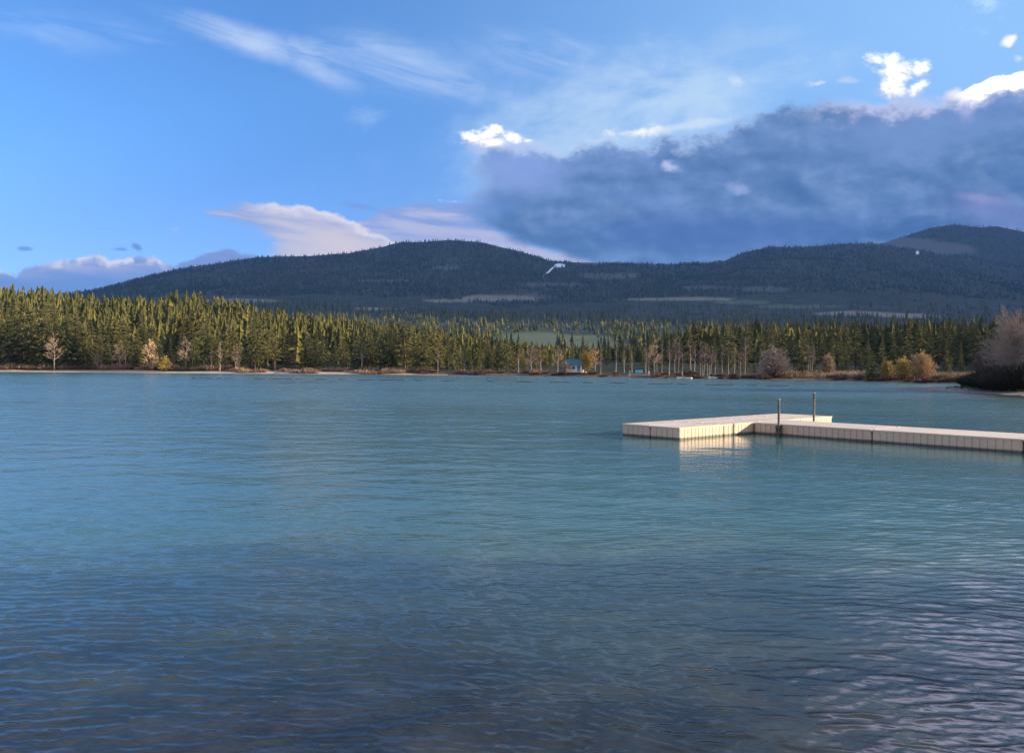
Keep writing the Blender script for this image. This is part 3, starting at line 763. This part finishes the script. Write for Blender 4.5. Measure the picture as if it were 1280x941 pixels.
def forests():
    # wooded rise behind the left shore
    def kf(px, Y, r2):
        d = Y-shore_Y(px); lim = np.where(px < 690, 58, 118)
        return (d > lim)
    P, px, r2 = scatter(5000, -460, 720, 285, 640, 1, kf)
    hs = curve(px, [(-200, 17), (250, 15), (450, 13), (560, 10.5), (640, 8), (720, 7)])*r2.uniform(.42, 1.2, len(P))
    cone_cloud('hill_forest', P, hs, np.clip(.12+.8*r2.random(len(P))+.8*fbm(P[:, 0]/25, P[:, 1]/25, 3, 97), 0, 1), 9, 10, M['far_needle'], .235, .26)
    P, px, r2 = scatter(4200, 640, 1420, 225, 640, 2, kf)
    hs = curve(px, [(600, 6), (760, 6), (800, 7.2), (860, 13), (900, 14.5), (1420, 13.5)])*r2.uniform(.5, 1.15, len(P))
    cone_cloud('shore_forest', P, hs, r2.random(len(P))*.8, 9, 10, M['far_needle'], .18, .26)
    P, px, r2 = scatter(2600, 1290, 2400, 112, 300, 5, lambda px, Y, r2: (Y-shore_Y(px) > 4) & (np.abs(Y+((px-640)/F_PX*Y-65)*.052-135) > 6.5) & (np.abs(Y+((px-640)/F_PX*Y-52)*.052-161) > 6.5))
    cone_cloud('bank_forest', P, 16.0*r2.uniform(.5, 1.15, len(P)), r2.random(len(P))*.8, 9, 10, M['far_needle'], .18, .26)
    # valley behind
    P, px, r2 = scatter(17000, -250, 1550, 640, 2900, 3, lambda px, Y, r2: fbm(px/40, Y/90, 3, 91)+.30 > r2.uniform(0, .5, len(px)))
    hs = 17.0*r2.uniform(.5, 1.2, len(P))
    cone_cloud('valley_forest', P, hs, r2.random(len(P))**1.6, 5, 6, M['far_needle'], .17, .25)
    P, px, r2 = scatter(80000, -300, 1600, 2900, 5600, 4, lambda px, Y, r2: fbm((px-640)*Y/F_PX/170, Y/260, 4, 93)+.42 > r2.uniform(0, .55, len(px)))
    hs = 15.0*r2.uniform(.45, 1.2, len(P))
    cone_cloud('mountain_forest', P, hs, np.clip(.42+1.3*fbm(P[:, 0]/260, P[:, 1]/420, 4, 95)+r2.normal(0, .1, len(P)), 0, 1), 1, 5, M['mtn_needle'], .2, .3)
forests()

# ------------------------------------------------------------------ bare trees and shrubs on the shores
BARE = {}
def bare(kind, px, back, h, label, group=None, wid=1.0, Y=None, z=None, cat='tree'):
    defs = {'birch': [dict(H=11, spread=.24, base=.5, up=.8, twig=.03)]*1, 'birch_b': [dict(H=11, spread=.44, base=.3, up=.6, twig=.03)],
            'grey': [dict(H=11, spread=.30, base=.45, up=.85, stems=3, twig=.03)],
            'gold': [dict(H=8, spread=.4, base=.1, up=.85, stems=2, twig=.05, dens=1.15)],
            'bush': [dict(H=6, spread=.52, base=.0, up=.8, stems=6, twig=.022, dens=1.0)],
            'big': [dict(H=8, spread=.62, base=.05, up=.66, stems=5, twig=.012, dens=1.15)]}
    shape, tw = kind
    if kind not in FIRST and shape not in BARE: BARE[shape] = bare_meshes(hash_(shape), **defs[shape][0])
    tm = 'birch' if shape.startswith('birch') or shape == 'grey' else ('birch' if tw in ('twig_gold', 'twig_pink') else 'bark')
    def mk():
        ms = BARE[shape]
        ms = [m.copy() for m in ms]
        for m in ms: m.materials.clear()
        return place('bare_tree' if shape != 'bush' else 'willow_bush', ms, (M[tm], M[tw]), (0, 0, 0), 0, 1, None, None, None)
    Y = float(shore_Y(np.array([float(px)]))[0]) + back if Y is None else Y
    x = (px-640)/F_PX*Y; s = h/defs[shape][0]['H']
    z = gz(x, Y)-.05 if z is None else z
    put(('bare',)+kind, mk, (x, Y, z), rs.uniform(0, 6.28), (s*wid, s*wid, s), label, cat, group)
def hash_(s): return sum(ord(c)*(i+3) for i, c in enumerate(s)) % 9973
rs = random.Random(23)
bare(('gold', 'twig_gold'), 190, 7, 10.2, 'golden bare tree lit by the sun on the pale sand shore', wid=.9)
bare(('bush', 'twig_yellow'), 205, 5, 4.6, 'low yellow bush at the foot of the golden tree', cat='bush', wid=1.25)
bare(('birch_b', 'twig_pink'), 68, 8, 12.5, 'pinkish bare tree with flat top before the dark conifers at far left')
bare(('birch_b', 'twig_pink'), 150, 9, 10.0, 'pale bare tree with tangled limbs left of the golden tree')
bare(('birch_b', 'twig_pink'), 232, 9, 11.0, 'bare tree with pink crown just past the golden tree')
bare(('birch', 'twig_pink'), 264, 7, 8.5, 'white stemmed bare tree, first of the pair on the sand')
bare(('birch', 'twig_pink'), 275, 7, 9.5, 'white stemmed bare tree, taller of the pair on the sand')
bare(('grey', 'twig_pink'), 297, 9, 7.2, 'leaning pinkish bare tree beside the white stemmed pair')
bare(('birch_b', 'twig_pink'), 122, 9, 6.0, 'short bare tree under the dense conifer at far left')
bare(('birch', 'twig_grey'), 452, 9, 8.5, 'grey bare tree among conifers before the sand ends')
bare(('birch', 'twig_grey'), 547, 6, 8.5, 'lone pale stemmed birch just past the end of the sand')
bare(('birch', 'twig_grey'), 580, 5, 5.0, 'short pale stem standing in the shade past the lone birch')
bare(('birch', 'twig_pink'), 648, 8, 8.0, 'pale birch in the shaded wood left of the cabin')
bare(('birch_b', 'twig_pink'), 664, 7, 9.0, 'pinkish bare tree left of the cabin, nearer of two')
bare(('birch', 'twig_pink'), 676, 8, 9.0, 'slim pinkish bare tree left of the cabin')
bare(('birch_b', 'twig_pink'), 697, 8, 8.4, 'pink crowned bare tree touching the cabin roof edge')
bare(('bush', 'twig_pink'), 708, 4, 3.6, 'pinkish bush before the cabin wall', cat='bush')
bare(('birch_b', 'twig_gold'), 744, 14, 8.0, 'orange tinted bare tree just past the cabin')
bare(('bush', 'twig_yellow'), 733, 12, 6.0, 'olive yellow bush at the cabin corner', cat='bush')
for px in (752, 768, 781, 789, 806, 812, 822, 828, 836, 846, 853, 862, 868, 877, 884, 893, 901, 909, 917, 925, 932):
    k = rs.choice(('birch', 'grey', 'birch')); p_ = px+rs.uniform(-2, 2)
    bare((k, 'twig_grey'), p_, rs.uniform(5, 16), rs.uniform(6.0, 9.5), 'slim bare birch in the grey grove behind the moored boats', 'birches behind the moored boats', wid=.85)
bare(('birch_b', 'twig_pink'), 818, 7, 9.0, 'rosy bare tree standing above the blue tarp')
bare(('bush', 'twig_tan'), 967, 5, 6.6, 'big rounded pinkish bare tree on the point of the far shore', wid=1.5, cat='tree')
bare(('bush', 'twig_pink'), 1035, 12, 4.5, 'small pinkish bush in the shaded wood past the point', cat='bush')
bare(('grey', 'twig_grey'), 1012, 14, 6.0, 'thin grey bare tree past the big rounded one')
bare(('bush', 'twig_yellow'), 1110, 6, 3.6, 'yellow willow bush beside the small dark pine', wid=1.3, cat='bush')
bare(('bush', 'twig_yellow'), 1129, 6, 4.0, 'yellow willow bush between the pine and the tan one', wid=1.2, cat='bush')
bare(('bush', 'twig_gold'), 1153, 6, 5.0, 'tan rounded willow bush next to the yellow ones', wid=1.35, cat='bush')
bare(('bush', 'twig_yellow'), 1086, 4, 1.9, 'low yellow bush at the foot of the small dark pine', wid=1.4, cat='bush')

# near point on the right
def near_gz(x, y): return float(near_z(np.array([x]), np.array([y]))[0])
for px, Y, h, lab, w in ((1272, 80, 7.8, 'large pinkish bare tree on the near point, crown lit', .82), (1320, 76, 8.2, 'bare tree behind the large one at the picture edge', 1.0), (1236, 88, 4.2, 'low grey bare tree at the tip of the near point', 1.2)):
    x = (px-640)/F_PX*Y
    bare(('big', 'twig_tan' if h > 6 else 'twig_grey'), px, 0, h, lab, Y=Y, z=near_gz(x, Y)-.05, wid=w)
SH = {}
def shrub(key, mat, seed, kw, loc, rz, sc, label, group, name='shrub', cat='shrub'):
    if key not in SH: SH[key] = shrub_mesh(seed, **kw)
    o = mesh_obj(name, SH[key], M[mat]); o.location = loc; o.rotation_euler = (0, 0, rz); o.scale = sc
    tag(o, label, cat, group); return o
for px, Y, h, lab in ((1222, 86, 2.2, 'dark bushy shrub at the tip of the near point'), (1240, 82, 3.0, 'dark bushy shrub below the large bare tree'), (1258, 78, 3.6, 'dark bushy shrub under the middle of the bare crown'), (1278, 74, 3.8, 'dark bushy shrub at the picture edge on the near point'), (1300, 74, 4.0, 'dark shrub beyond the picture edge')):
    x = (px-640)/F_PX*Y
    shrub('dark', 'shrub_dark', 3, dict(H=1.6, W=1.5, n=2600, blade=.022), (x, Y, near_gz(x, Y)), rs.uniform(0, 6), (h/1.6*.95, h/1.6*.95, h/1.6*.66), lab, None)
SHG = 'reddish shrubs along the far waterline'
px = 285.0; n = 0
while px < 1215:
    if not (785 < px < 812):
        for b0 in (2.5, 7.0):
            if rs.random() < .3: continue
            Y = float(shore_Y(np.array([px]))[0]) + b0 + rs.uniform(-1, 2.5); x = (px-640)/F_PX*Y
            h = rs.uniform(.6, 2.2)*(.8 if px < 700 else .55)
            k = rs.randrange(3)
            shrub(('pale' if px < 520 else 'red', k), 'shrub_pale' if px < 520 else 'shrub_red', 40+k, dict(H=1.6, W=1.7, n=260, blade=.05), (x, Y, gz(x, Y)), rs.uniform(0, 6), (h/1.6*1.5, h/1.6*1.5, h/1.6), ('pale pinkish bare shrub at the back of the narrow sand' if px < 520 else 'dark reddish bare shrub in the thicket along the far waterline'), SHG if px >= 520 else 'pale shrubs behind the narrow sand'); n += 1
    px += rs.uniform(9, 17)
px = 0.0
while px < 285:
    Y = float(shore_Y(np.array([px]))[0]) + rs.uniform(8.5, 12); x = (px-640)/F_PX*Y; h = rs.uniform(1.0, 2.4)
    shrub(('pale', rs.randrange(3)), 'shrub_pale', 40, dict(H=1.6, W=1.7, n=260, blade=.05), (x, Y, gz(x, Y)), rs.uniform(0, 6), (h/1.6*1.5, h/1.6*1.5, h/1.6), 'brown bare shrub at the back of the pale sand', 'brown shrubs behind the sand')
    px += rs.uniform(9, 16)
# dry grass strip on the far right bank, grass on the near point: stuff
def grass(name, pts, h, mat, seed):
    r2 = np.random.default_rng(seed); n = len(pts); hh = h*r2.uniform(.5, 1.3, n); a = r2.random(n)*6.28; w = .05*h+.02
    V = np.zeros((n, 3, 3)); V[:, 0] = pts; V[:, 1] = pts; V[:, 2] = pts
    V[:, 0, 0] -= w*np.cos(a); V[:, 0, 1] -= w*np.sin(a); V[:, 1, 0] += w*np.cos(a); V[:, 1, 1] += w*np.sin(a)
    V[:, 2, 2] += hh; V[:, 2, :2] += r2.normal(0, .25, (n, 2))*h
    tag(mesh_obj(name, np_mesh(name, V.reshape(-1, 3), np.arange(n*3).reshape(n, 3)), mat), kind='stuff')
r2 = np.random.default_rng(9)
p = r2.uniform(960, 1235, 9000); Y = shore_Y(p)+r2.uniform(6, 20, 9000); x = (p-640)/F_PX*Y
grass('dry_grass', np.stack([x, Y, ground_z(x, Y)], -1), .9, M['reed'], 5)
M['grass'] = leaf_mat('green_grass', (0.05, 0.07, 0.02), (0.12, 0.12, 0.05))
x = r2.uniform(42, 75, 26000); Y = r2.uniform(55, 100, 26000); sd = near_sd(x, Y); k = sd > r2.uniform(1.6, 4.0, 26000)
x, Y = x[k], Y[k]
grass('grass', np.stack([x, Y, near_z(x, Y)], -1), .32, M['grass'], 6)

# trees on the near bank, off to the right, that shade the point and the shallows
SHADE = [(86, 70, 11), (92, 78, 13), (83, 84, 10.5), (98, 88, 14), (104, 72, 15), (78, 62, 8.5), (112, 92, 16),
         (34, 1, 15), (38, 4.5, 15), (45, 3, 17), (33.5, 5.5, 12), (50, 5, 18), (42, -1, 15), (36, -4, 14), (30, -1, 12)]
for i, (x, y, h) in enumerate(SHADE):
    s = h/18.0; k = i % 8
    put(('con', k), con_maker(k), (x, y, near_gz(x, y)-.1), i*1.3, (s, s, s), 'conifer on the near bank beyond the picture', 'conifer', 'conifers on the near bank')

# ------------------------------------------------------------------ the floating dock
def plastic(name, c1, c2):
    m, b = new_mat(name, 0.55, 0.35)
    v = obj_co(); n1 = noise(v, 1.2, 5, 0.6); n2 = noise(v, 60.0, 3, 0.6)
    g = X.nt.nodes.new('ShaderNodeSeparateXYZ'); X.nt.links.new(v, g.inputs[0])
    c_ = mixc(smooth(0.3, 0.75, n1), c1, c2)
    c_ = mixc(obj_rand()*.35, c_, (0.52, 0.42, 0.33))
    sp = noise(vec_scale(v, (5.0, 5.0, .5)), 1.0, 5, .65)
    c_ = mixc(smooth(.55, .75, sp)*.35, c_, (0.30, 0.25, 0.19))
    wl = smooth(0.09, 0.03, X(g.outputs[2]) + (n1-0.5)*0.05)          # slime line at the water
    c_ = mixc(wl*0.85, c_, (0.03, 0.033, 0.025))
    setc(b, c_); bump(b, n2, 0.15, 0.004)
    return m
M['deck'] = plastic('beige_plastic', (0.70, 0.545, 0.395), (0.60, 0.475, 0.355))
M['seam'] = noisy_mat('dark_rubber', (0.02, 0.02, 0.02), (0.04, 0.04, 0.04), 5, .7)
M['steel'] = noisy_mat('weathered_steel', (0.15, 0.13, 0.11), (0.07, 0.06, 0.05), 6, .6, .4)
M['cap'] = noisy_mat('pale_cap', (0.5, 0.44, 0.36), (0.4, 0.36, 0.3), 6, .6, .3)
dock = empty('floating_dock', (DOCK_B[0], DOCK_B[1], 0), DTH - R(90))
tag(dock, 'beige plastic floating dock with a long walkway and a crossways head on the lake', 'dock')
# local frame: +Y runs along the head (DV), +X is DU (towards the viewer's right)
def section(x0, x1, y0, y1, pitch=0.187):
    g = 0.015; x0 += g; x1 -= g; y0 += g; y1 -= g
    def side(p, q, nrm):
        p, q = Vector(p), Vector(q); L = (q-p).length; d = (q-p)/L; n = max(2, round(L/pitch)); out = [p+d*0.0]
        for i in range(1, n):
            c = L*i/n
            for dd, ins in ((-.016, 0), (-.010, .018), (.010, .018), (.016, 0)):
                out.append(p+d*(c+dd)-Vector(nrm)*ins)
        return out
    r = 0.05
    pts = side((x0+r, y0), (x1-r, y0), (0, -1)) + [Vector((x1-r, y0)), Vector((x1-.015, y0+.015))] + side((x1, y0+r), (x1, y1-r), (1, 0)) + [Vector((x1, y1-r)), Vector((x1-.015, y1-.015))] \
        + side((x1-r, y1), (x0+r, y1), (0, 1)) + [Vector((x0+r, y1)), Vector((x0+.015, y1-.015))] + side((x0, y1-r), (x0, y0+r), (-1, 0)) + [Vector((x0, y0+r)), Vector((x0+.015, y0+.015))]
    cx, cy = (x0+x1)/2, (y0+y1)/2
    hx, hy = (x1-x0)/2, (y1-y0)/2
    b = bmesh.new(); loops = []
    for z, ins in ((-.22, 0), (.0, 0), (DT-.055, 0), (DT-.05, -.006), (DT-.012, -.006), (DT, .012)):
        lp = []
        for p in pts:
            x, y = p.x, p.y
            if ins != 0:                     # plain rim: undo the flutes
                x = cx + (x-cx); y = cy+(y-cy)
                x = min(max(x, x0), x1); y = min(max(y, y0), y1)
                if abs(x-x0) < .03: x = x0
                if abs(x-x1) < .03: x = x1
                if abs(y-y0) < .03: y = y0
                if abs(y-y1) < .03: y = y1
                x = cx+(x-cx)*(hx-ins)/hx; y = cy+(y-cy)*(hy-ins)/hy
            lp.append(b.verts.new((x, y, z)))
        loops.append(lp)
    n = len(pts)
    for a, c in zip(loops, loops[1:]):
        for i in range(n): b.faces.new((a[i], a[(i+1) % n], c[(i+1) % n], c[i]))
    b.faces.new(loops[-1]); b.faces.new(list(reversed(loops[0])))
    me = bpy.data.meshes.new('deck_section'); bmesh.ops.recalc_face_normals(b, faces=b.faces); b.to_mesh(me); b.free()
    return mesh_obj('deck_section', me, M['deck'], dock)
ly = [0, 2.3, 4.7, 7.05, DL]
for i in range(4):
    for x0, x1 in ((-DW, -DW/2), (-DW/2, 0)): section(x0, x1, ly[i], ly[i+1])
wx_ = [0.03, 3.87, 7.71, 11.6, 15.4, 19.2]
for a, b_2 in zip(wx_, wx_[1:]): section(a, b_2, DC, DC+DWK)
# couplers in the seams
for a in wx_[1:-1]:
    for y in (DC+.25, DC+DWK-.25):
        MB().box((a, y, DT-.008), (.11, .2, .03), bev=.01).build('coupler', M['deck'], dock)
for y in ly[1:-1]:
    for x in (-.3, -.9, -1.4, -1.95):
        MB().box((x, y, DT-.008), (.2, .11, .03), bev=.01).build('coupler', M['deck'], dock)
def mooring(x, y, h, sgn, lab):
    t = MB().tube((x, y, -1.6), (x, y, DT+h), .038, n=14).build('mooring_post', M['steel'], dock, True); t['label'] = lab
    MB().tube((x, y, DT+h), (x, y, DT+h+.03), .043, .036, 14).build('post_cap', M['cap'], t, True)
    # guide sleeve bolted on the side of the deck
    MB().box((x, y-sgn*.075, DT*.5), (.16, .03, DT*.8), bev=.006).box((x-.075, y-sgn*.03, DT*.5), (.02, .10, DT*.7)).box((x+.075, y-sgn*.03, DT*.5), (.02, .10, DT*.7)).box((x, y+sgn*.055, DT*.72), (.17, .02, .07)).box((x, y+sgn*.055, DT*.25), (.17, .02, .07)).build('guide_sleeve', M['steel'], dock)
mooring(0.98, DC-.09, .77, -1, 'shorter steel post at the near edge')
mooring(0.97, DC+DWK+.09, .93, 1, 'taller steel post at the far edge')

# ------------------------------------------------------------------ log boom across the lake
M['log'] = noisy_mat('wet_log', (0.018, 0.017, 0.017), (0.05, 0.045, 0.04), 3, .8, .2)
BOOM = [(243, 473.0, 7), (252, 473.0, 6), (262, 473.1, 9), (274, 473.2, 7), (286, 473.2, 10), (325, 473.6, 14), (350, 473.9, 32), (374, 474.1, 9), (402, 474.3, 15), (428, 474.5, 10), (458, 475.0, 24), (490, 475.3, 36), (523, 475.7, 12), (560, 476.2, 18), (612, 476.9, 11), (655, 477.4, 20),
        (700, 478, 26), (735, 478.5, 14), (772, 479.1, 22), (826, 480.2, 34), (852, 480.5, 13), (899, 481.4, 38), (940, 482.0, 14), (972, 482.6, 30)]
for i, (px, py, w) in enumerate(BOOM):
    Y = F_PX*HC/(py-yh(px)); Y2 = F_PX*HC/(py+.15-yh(px+w))
    a, b2 = at(px-w*.46, Y), at(px+w*.46, Y2)
    r = (.075, .055, .065)[i % 3]
    t = MB().tube(a+Vector((0, 0, .02)), b2+Vector((0, 0, .02)), r, r*.8, 8).build('boom_log', M['log'])
    c = (a+b2)/2; t.data.transform(Matrix.Translation(-c)); t.location = c
    tag(t, 'dark floating log in the boom line strung across the far water', 'log', 'logs of the floating boom')

# ------------------------------------------------------------------ cabin, boathouse, boats
M['white'] = noisy_mat('white_boards', (0.62, 0.62, 0.62), (0.5, 0.5, 0.5), 2, .7, .3)
M['teal'] = noisy_mat('teal_metal_roof', (0.035, 0.12, 0.14), (0.05, 0.155, 0.175), 1, .6, .3)
M['glass'], b_ = new_mat('window_glass', .08, .5); setc(b_, mixc(.5, (0.02, .025, .03), (0.03, .035, .04)))
M['wood'] = noisy_mat('weathered_wood', (0.16, 0.13, 0.11), (0.24, 0.2, 0.17), 3, .85, .2)
M['tarp'] = noisy_mat('teal_tarp', (0.05, 0.26, 0.34), (0.08, 0.33, 0.42), 2, .5, .3)
M['hull'] = noisy_mat('white_hull', (0.74, 0.74, 0.74), (0.62, 0.62, 0.62), 2, .35, .5)
M['grey'] = noisy_mat('dark_trim', (0.05, 0.05, 0.06), (0.09, 0.09, 0.1), 2, .6, .3)
Yc = float(shore_Y(np.array([718.]))[0]) + 9; cx = (718-640)/F_PX*Yc; zb = gz(cx, Yc)
cab = empty('cabin', (cx, Yc, zb), R(-14), .8); tag(cab, 'small white cabin with a teal metal roof on the far shore', 'cabin')
w = MB().box((0, 0, 1.1), (5.6, 5.0, 3.6)).build('wall', M['white'], cab)
MB().poly([(-2.8, -2.5, 2.9), (-2.8, 2.5, 2.9), (-2.8, 0, 4.5)]).poly([(2.8, -2.5, 2.9), (2.8, 2.5, 2.9), (2.8, 0, 4.5)]).build('gable', M['white'], cab)
rf = MB()
for sy in (-1, 1):
    m_ = Matrix.Translation((0, sy*1.5, 3.68)) @ Matrix.Rotation(-sy*R(32), 4, 'X')
    rf.box((0, 0, 0), (6.6, 3.7, .12), M=m_)
    for k in range(11): rf.box((-3.1+k*.62, 0, .08), (.04, 3.7, .05), M=m_)
rfo = rf.build('roof', M['teal'], cab)
MB().box((-.9, .8, 4.9), (.5, .5, 1.2)).build('chimney', M['grey'], rfo)
for x in (-1.6, .1):
    f = MB().box((x, -2.52, 1.7), (1.2, .08, 1.1)).build('window', M['white'], cab)
    MB().box((x, -2.57, 1.7), (1.0, .04, .9)).build('pane', M['glass'], f)
d = MB().box((1.8, -2.53, 1.35), (.95, .08, 2.1)).build('door', M['teal'], cab); MB().box((1.45, -2.6, 1.3), (.06, .06, .16)).build('handle', M['grey'], d)
dk = MB().box((1.2, -3.6, .35), (6.6, 2.2, .16)).build('deck', M['white'], cab)
rl = MB()
for k in range(9): rl.box((-2.0+k*.8, -4.65, .85), (.07, .07, .9))
rl.box((1.2, -4.65, 1.32), (6.6, .1, .08)).box((1.2, -4.65, .85), (6.6, .05, .06)); rl.build('railing', M['white'], dk)

Yb = float(shore_Y(np.array([798.]))[0]) + 1.0; bx_ = (798-640)/F_PX*Yb
bl = empty('boat_lift', (bx_, Yb, 0), R(-4)); tag(bl, 'low boat lift with white side rails under the teal tarp', 'boat lift')
fr = MB()
for x in (-2.0, 2.4):
    for y in (-.9, .9): fr.tube((x, y, -.5), (x, y, 1.55), .05, n=8)
fr.box((.2, -.95, .75), (4.9, .05, .16)).box((.2, .95, .75), (4.9, .05, .16)).build('frame', M['white'], bl)
tb = MB()
for y0, z0, y1, z1 in ((-1.05, 1.15, -.6, 1.75), (-.6, 1.75, .6, 1.75), (.6, 1.75, 1.05, 1.15)):
    tb.poly([(-.8, y0, z0), (.9, y0, z0), (.9, y1, z1), (-.8, y1, z1)])
tb.build('tarp', M['tarp'], bl)
jt = empty('jetty', ((803-640)/F_PX*(Yb-2.6), Yb-2.6, 0), R(-3)); tag(jt, 'low dark wooden jetty on posts before the boat lift', 'jetty')
MB().box((0, 0, .42), (5.6, 1.3, .12)).build('deck', M['wood'], jt)
for x in (-2.6, 0, 2.6):
    for y in (-.55, .55): MB().tube((x, y, -.8), (x, y, .75), .07, n=8).build('post', M['wood'], jt)
def hull(L, W, H, name, loc, rz, lab, mat, cabin=False):
    e = empty(name, loc, rz); tag(e, lab, 'boat')
    V, Q = [], []; N = 10; S = [(0, 0), (.55, .05), (.85, .45), (1, 1), (.9, 1.0), (.72, .5), (0, .22)]
    for i in range(N+1):
        t = i/N; k = (1-t**2.6); sheer = H*(1+.35*t*t)
        for sgn in (-1, 1):
            for a, z in S: V.append((L*(t-.5), sgn*a*W/2*max(k, .02)*(0.92+.08*(1-abs(2*t-1))), z*sheer-.12))
    n = len(S)*2
    for i in range(N):
        for s_ in (0, len(S)):
            for j in range(len(S)-1): Q.append((i*n+s_+j, i*n+s_+j+1, (i+1)*n+s_+j+1, (i+1)*n+s_+j))
    for j in range(len(S)-1): Q.append((j, j+1, len(S)+j+1, len(S)+j))
    mesh_obj('hull', np_mesh('hull', np.array(V), np.array(Q), True), mat, e)
    for x in (-.2*L, .08*L): MB().box((x, 0, H*.62), (.28, W*.82, .05)).build('seat', M['wood'], e)
    if cabin:
        wb = MB().box((.1*L, 0, H+.22), (.22*L, W*.55, .5), bev=.06).build('windshield', M['glass'], e)
        MB().box((-.54*L, 0, H*.8), (.3, .35, .6), bev=.05).build('outboard_motor', M['grey'], e)
    else:
        MB().box((-.51*L, 0, H*.7), (.2, .22, .5), bev=.04).build('outboard_motor', M['grey'], e)
    return e
def on_water(px, py): Y = F_PX*HC/(py-yh(px)); return at(px, Y)
hull(3.0, 1.3, .5, 'boat', on_water(855.5, 474.0), R(176), 'long low white boat moored before the grey birches', M['hull'])
hull(1.9, 1.0, .55, 'boat', on_water(890, 473.8), R(200), 'small white skiff with a raised side near the birches', M['hull'], True)

# ------------------------------------------------------------------ unseen cloud added out of view to shade the mountains, and the air
def build_shade_cloud():
    V, F = [], []; bm = bmesh.new(); r3 = random.Random(4)
    bmesh.ops.create_icosphere(bm, subdivisions=6, radius=1.0)
    Pn = np.array([v.co[:] for v in bm.verts])
    d = 1 + .35*fbm(Pn[:, 0]*3+9, Pn[:, 1]*3+Pn[:, 2]*2+5, 3, 81) + .3*fbm(Pn[:, 2]*4+3, Pn[:, 1]*5+2, 2, 85)
    for v, k in zip(bm.verts, d): v.co = Vector((v.co.x*700*k, v.co.y*3000*k, v.co.z*1500*k))
    me = bpy.data.meshes.new('shade_cloud'); bm.to_mesh(me); bm.free()
    for p in me.polygons: p.use_smooth = True
    m, b = new_mat('cloud_white', 1.0, 0.0); b.inputs['Base Color'].default_value = (.85, .86, .9, 1)
    o = mesh_obj('shade_cloud', me, m); o.location = (8200, 3650, 1750); tag(o, kind='stuff')
build_shade_cloud()
def build_haze():
    o = MB().box((0, 4300, 560), (13000, 9000, 1200)).build('haze', None)
    m = bpy.data.materials.new('haze_air'); m.use_nodes = True; nt = m.node_tree; nt.nodes.clear()
    out = nt.nodes.new('ShaderNodeOutputMaterial'); v = nt.nodes.new('ShaderNodeVolumePrincipled')
    v.inputs['Color'].default_value = (.20, .48, 1.0, 1); v.inputs['Density'].default_value = 4.7e-5; v.inputs['Anisotropy'].default_value = 0.0
    nt.links.new(v.outputs[0], out.inputs['Volume'])
    o.data.materials.append(m); tag(o, kind='stuff')
HAZE = True
if HAZE: build_haze()

# ------------------------------------------------------------------ render settings
scene.render.engine = 'CYCLES'
c = scene.cycles
c.use_denoising = True; c.denoiser = 'OPENIMAGEDENOISE'; c.denoising_input_passes = 'RGB_ALBEDO_NORMAL'; c.denoising_prefilter = 'NONE'
c.max_bounces = 6; c.diffuse_bounces = 2; c.glossy_bounces = 3; c.transmission_bounces = 2; c.volume_bounces = 0; c.transparent_max_bounces = 4
c.caustics_reflective = False; c.caustics_refractive = False
c.sample_clamp_indirect = 6.0
vs = scene.view_settings
vs.view_transform = 'Standard'; vs.look = 'None'; vs.exposure = EXPO; vs.gamma = 1.0; vs.use_curve_mapping = False
scene.display_settings.display_device = 'sRGB'
